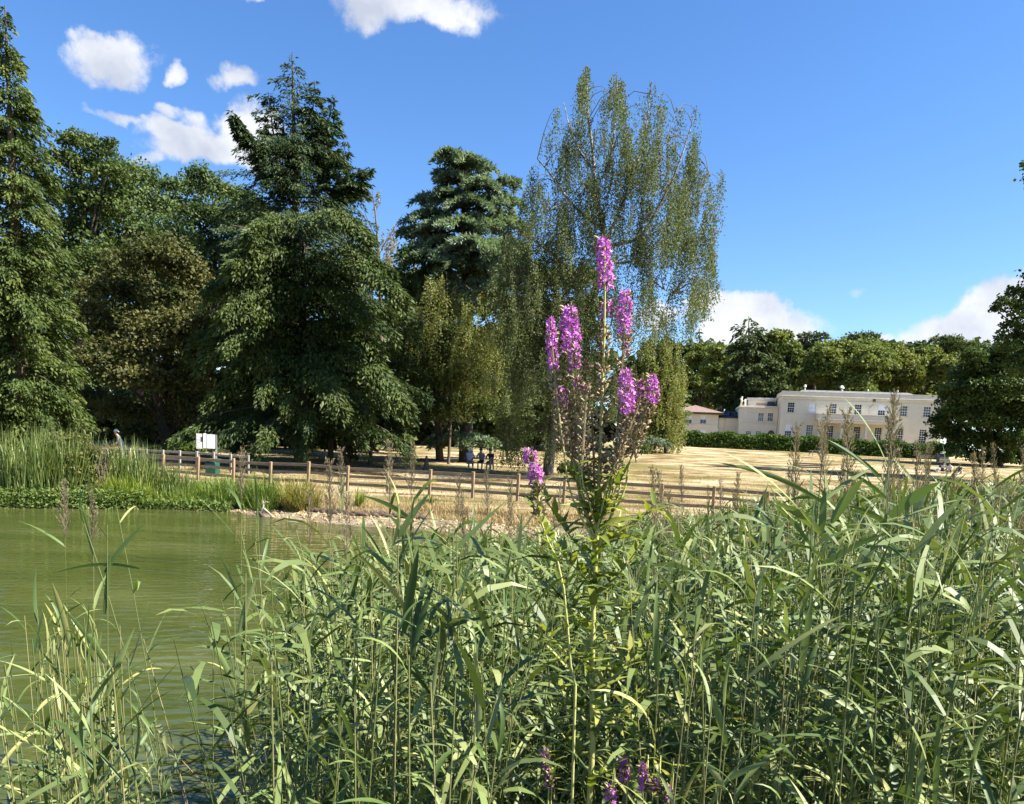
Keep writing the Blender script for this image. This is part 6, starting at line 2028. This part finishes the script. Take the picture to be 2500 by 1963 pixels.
class Loose:
    def __init__(s, label, base, group=None):
        s.b = np.array(base); s.root = thing('purple_loosestrife', label, 'flowering plant', tuple(base), group); s.nf = 0; s.nl = 0; s.lv = []

    def stem(s, pts, r0, r1):
        P = [np.array(p) - s.b for p in pts]
        part('stem', geo_mesh('stem', tube1(P, r0, r1, 14, 6), M['loose_stem'], True), s.root)
        return curve_pts(P, 40)

    def leaves(s, C, f0, f1, n, ln):
        for k in range(n):
            f = f0 + (f1 - f0) * (k + RNG.uniform(-.2, .2)) / max(1, n - 1)
            x = np.clip(f, 0, .999) * 39; i = int(x); p = C[i] * (1 - (x - i)) + C[min(i + 1, 39)] * (x - i)
            a0 = k * math.pi / 2 + RNG.normal() * .3
            for h in (0, math.pi):
                L_ = ln * RNG.uniform(.55, 1.3)
                if s.nl < 280:
                    o = part('leaf', LLEAF[int(RNG.integers(0, 8))], s.root); s.nl += 1
                    o.matrix_basis = Matrix.Translation(Vector(p)) @ Matrix.Rotation(a0 + h + RNG.normal() * .2, 4, 'Z') @ Matrix.Rotation(RNG.normal() * .3, 4, 'Y') @ Matrix.Rotation(RNG.normal() * .3, 4, 'X') @ Matrix.Scale(L_, 4)
                else:
                    s.lv.append((p, a0 + h, L_))

    def spike(s, p0, p1, width, dens, as_parts=True, taper=.75):
        """flowers from p0 (bottom) to p1 (top)"""
        p0 = np.array(p0) - s.b; p1 = np.array(p1) - s.b
        sp = part('flower_spike', geo_mesh('flower_spike', merge(tube1([p0, p1], .0022, .0014, 5, 5), *s.caps(p0, p1, width * .22, 26)), M['capsule']), s.root)
        Ls = np.linalg.norm(p1 - p0)
        n = int(dens)
        ax = unit((p1 - p0)[None])[0]
        e1 = unit(np.cross(ax, [0, 1.0, 0.2])[None])[0]; e2 = np.cross(ax, e1)
        rest = []
        for k in range(n):
            f = (k + RNG.random()) / n
            az = k * 2.39996 + RNG.normal() * .4
            o_ = e1 * math.cos(az) + e2 * math.sin(az)
            sz = .0078 * RNG.uniform(.75, 1.3) * (width / .045) ** .4
            r_ = (width * .5 - sz * .7) * (1 if f < taper else 1 - .55 * (f - taper) / (1 - taper)) * RNG.uniform(.6, 1.05)
            pos = p0 + (p1 - p0) * f + o_ * max(.003, r_)
            dr_ = Vector(o_ + ax * RNG.uniform(-.1, .8))
            mx = Matrix.Translation(Vector(pos)) @ dr_.to_track_quat('Z', 'Y').to_matrix().to_4x4() @ Matrix.Rotation(RNG.uniform(0, 6), 4, 'Z') @ Matrix.Scale(sz, 4)
            if s.nf < 300 and as_parts:
                o = part('floret', FLO[int(RNG.integers(0, 6))], sp); o.matrix_basis = mx; s.nf += 1
            else:
                me = FLO[int(RNG.integers(0, 6))]
                co = np.array([tuple(mx @ v.co) for v in me.vertices]); q_ = np.array([tuple(p.vertices) for p in me.polygons])
                rest.append((co, q_, np.full(len(q_), RNG.random())))
        if rest: part('florets', geo_mesh('florets', merge(*rest), M['petal_f']), sp, 'stuff')
        return sp

    def caps(s, p0, p1, r, n):
        out_ = []
        f = RNG.random(n); az = RNG.uniform(0, 6.3, n)
        pos = p0 + (p1 - p0) * f[:, None] + np.stack([np.cos(az) * r, np.sin(az) * r, 0 * az], 1)
        d = unit(np.stack([np.cos(az), np.sin(az), .8 + 0 * az], 1) + .3 * RNG.normal(size=(n, 3)))
        P = np.stack([pos, pos + d * .005, pos + d * .010], 1)
        out_.append(tubes(P, np.tile([.0010, .0026, .0008], (n, 1)), 4, RNG.random(n)))
        return out_

    def seeds(s, p0, p1, r, n):
        p0 = np.array(p0) - s.b; p1 = np.array(p1) - s.b
        # whorls of brown capsules with small dry bracts
        g = s.caps(p0, p1, r, n)
        f = RNG.random(n // 2); az = RNG.uniform(0, 6.3, n // 2)
        pos = p0 + (p1 - p0) * f[:, None]
        d = unit(np.stack([np.cos(az), np.sin(az), .5 * RNG.normal(size=n // 2)], 1))
        V = rhombus(pos, d, rnd_dir(n // 2), r * 1.5 + .006 * RNG.random(n // 2), .0022 * np.ones(n // 2), .5)
        part('seed_head', geo_mesh('seed_head', merge(*g, quads_geo(V, RNG.random(n // 2)), tube1([p0, p1], .0024, .0018, 5, 5)), M['capsule']), s.root, 'stuff')

    def done(s):
        if s.lv:
            n = len(s.lv)
            P, side, _ = blade_paths(np.array([p for p, _, _ in s.lv]), np.array([a for _, a, _ in s.lv]), RNG.uniform(.1, 1.0, n), RNG.uniform(-.2, 1, n), np.array([l for _, _, l in s.lv]), 5)
            w_ = np.array([l for _, _, l in s.lv])[:, None] * .105 * np.array([.55, 1, .95, .5, .03])[None]
            part('leaves', geo_mesh('leaves', ribbons(P, w_, side, RNG.random(n)), M['loose_leaf_f']), s.root, 'stuff')


LY = 1.55


def w2(u, v, dy=0.0): return tuple(W(u, v, LY + dy))


bb = W(1440, 1963, LY); bb.z = -.25
lo_ = Loose('tall purple loosestrife with many flower spikes standing above the reeds in the centre', (bb.x, bb.y, bb.z))
main = lo_.stem([(bb.x, bb.y, bb.z), w2(1440, 1960), w2(1445, 1700), w2(1448, 1500), w2(1456, 1330), w2(1462, 1180), w2(1470, 960), w2(1476, 780), w2(1476, 600)], .0075, .0020)
DY = [0, .01, -.02, .02, .03, -.03]
SPK = [  # flowers: bottom u,v top u,v width px count | seed stem lower end u,v
    ((1480, 705), (1472, 582), 52, 88, None), ((1482, 775), (1484, 732), 44, 18, None),
    ((1524, 815), (1526, 712), 46, 62, (1502, 1130)), ((1531, 866), (1528, 815), 30, 14, None),
    ((1394, 858), (1390, 750), 62, 78, (1410, 1080)), ((1352, 905), (1344, 780), 38, 52, (1375, 1090)), ((1404, 898), (1400, 850), 42, 20, None),
    ((1372, 985), (1364, 945), 40, 24, (1400, 1110)), ((1386, 1010), (1374, 980), 24, 10, None), ((1412, 945), (1408, 925), 30, 8, None), ((1430, 960), (1428, 940), 22, 6, None),
    ((1533, 1010), (1527, 905), 50, 62, (1498, 1150)), ((1594, 985), (1592, 915), 42, 38, (1540, 1120)), ((1562, 975), (1560, 930), 34, 18, (1525, 1110)), ((1538, 1030), (1536, 1000), 26, 10, None), ((1437, 900), (1430, 890), 22, 4, None)]
SPK.sort(key=lambda q_: -q_[2])
for j, (pb_, pt_, wpx, n_, low) in enumerate(SPK):
    dy = DY[j % 6]
    lo_.spike(w2(*pb_, dy), w2(*pt_, dy), wpx * .92 * LY / FPX, n_ * 1.05)
    if low:
        lo_.seeds(w2(*low, dy), w2(*pb_, dy), .0075, 80)
        mx = lo_.stem([w2(1457, 1265 + 9 * j), w2((low[0] + 1458) / 2 + (low[0] - 1458) * .25, 1210, dy / 2), w2(*low, dy), w2(*pb_, dy)], .0026, .0014)
        lo_.leaves(mx, .12, .5, 5, .030)
lo_.seeds(w2(1466, 1180), w2(1476, 790), .0075, 190)
for (ua, va, ub_, vb_) in ((1440, 1180, 1412, 940), (1420, 1150, 1432, 965), (1490, 1160, 1560, 990), (1400, 1130, 1385, 1010), (1452, 1200, 1445, 1010), (1500, 1150, 1575, 1000), (1430, 1190, 1395, 1040)):
    dy = RNG.uniform(-.03, .03)
    lo_.seeds(w2(ua, va, dy), w2(ub_, vb_, dy), .0065, 55)
    mx = lo_.stem([w2(1456, 1250 + RNG.uniform(0, 150)), w2((ua + 1456) / 2, 1225, dy), w2(ua, va, dy), w2(ub_, vb_, dy)], .0022, .0012)
    lo_.leaves(mx, .2, .7, 5, .026)
lo_.leaves(main, .42, .66, 22, .075)
lo_.leaves(main, .10, .45, 34, .074)
# leafy side branches
for (va, ue, ve, n_, dy) in ((1330, 1600, 1230, 8, .05), (1370, 1310, 1180, 9, .04), (1420, 1330, 1290, 8, -.04), (1450, 1570, 1320, 8, -.05), (1500, 1300, 1400, 8, .05), (1560, 1560, 1450, 8, .04), (1620, 1330, 1540, 8, -.05), (1680, 1580, 1560, 8, -.04), (1740, 1340, 1650, 8, .05), (1800, 1560, 1690, 8, -.05), (1860, 1350, 1760, 7, .04), (1290, 1520, 1150, 9, -.03), (1290, 1400, 1140, 9, .04), (1900, 1550, 1800, 7, .05)):
    mx = lo_.stem([w2(1450, va), w2((1450 + ue) / 2, (va + ve) / 2 + 18, dy / 2), w2(ue, ve, dy)], .0022, .0009)
    lo_.leaves(mx, .12, 1, n_ + 6, .054)
lo_.done()
# the lower spike at the left, on its own stalk
bb = W(1400, 1963, 1.46); bb.z = -.25


def w3(u, v, dy=0.0): return tuple(W(u, v, 1.46 + dy))


l2_ = Loose('single short purple loosestrife spike left of the tall clump, before the fence', (bb.x, bb.y, bb.z))
mx = l2_.stem([(bb.x, bb.y, bb.z), w3(1400, 1900), w3(1390, 1600), w3(1370, 1400), w3(1325, 1290), w3(1312, 1190), w3(1296, 1105)], .0036, .0014)
l2_.spike(w3(1310, 1178), w3(1303, 1135), 46 * 1.46 / FPX, 46); l2_.spike(w3(1296, 1128), w3(1290, 1098), 42 * 1.46 / FPX, 26)
l2_.seeds(w3(1316, 1260), w3(1311, 1178), .008, 70)
l2_.leaves(mx, .35, .84, 20, .045); l2_.done()
# small flowering stalks at the lower edge
for (u, vt, vb, wd_, n_, Y, lab) in ((1333, 1830, 1875, 26, 22, 1.5, 'small purple loosestrife spike low at the left foot of the tall clump'), (1524, 1850, 1905, 34, 34, 1.45, 'small purple loosestrife spike low on the right, leftmost of the row'),
                                     (1570, 1868, 1930, 40, 42, 1.42, 'larger purple loosestrife spike low on the right, in the middle of the row'), (1632, 1925, 1962, 30, 24, 1.40, 'small purple loosestrife spike at the lower edge, rightmost of the row'), (1490, 1915, 1955, 40, 26, 1.42, 'small purple loosestrife spike at the lower edge by the main stem'), (1340, 1885, 1925, 24, 16, 1.5, 'fading purple spike just under the low left one'), (1600, 1905, 1940, 28, 20, 1.41, 'small purple spike squeezed between the middle and the rightmost of the row')):
    b = W(u, 1963, Y); b.z = -.25
    s_l = Loose(lab, (b.x, b.y, b.z), 'low loosestrife spikes')
    wv_ = lambda a, c: tuple(W(a, c, Y))
    mx = s_l.stem([(b.x, b.y, b.z), wv_(u + 4, 1990), wv_(u, vb), wv_(u, vt)], .0022, .001)
    s_l.spike(wv_(u, vb), wv_(u, vt), wd_ * Y / FPX, n_)
    s_l.leaves(mx, .5, .9, 10, .035); s_l.done()
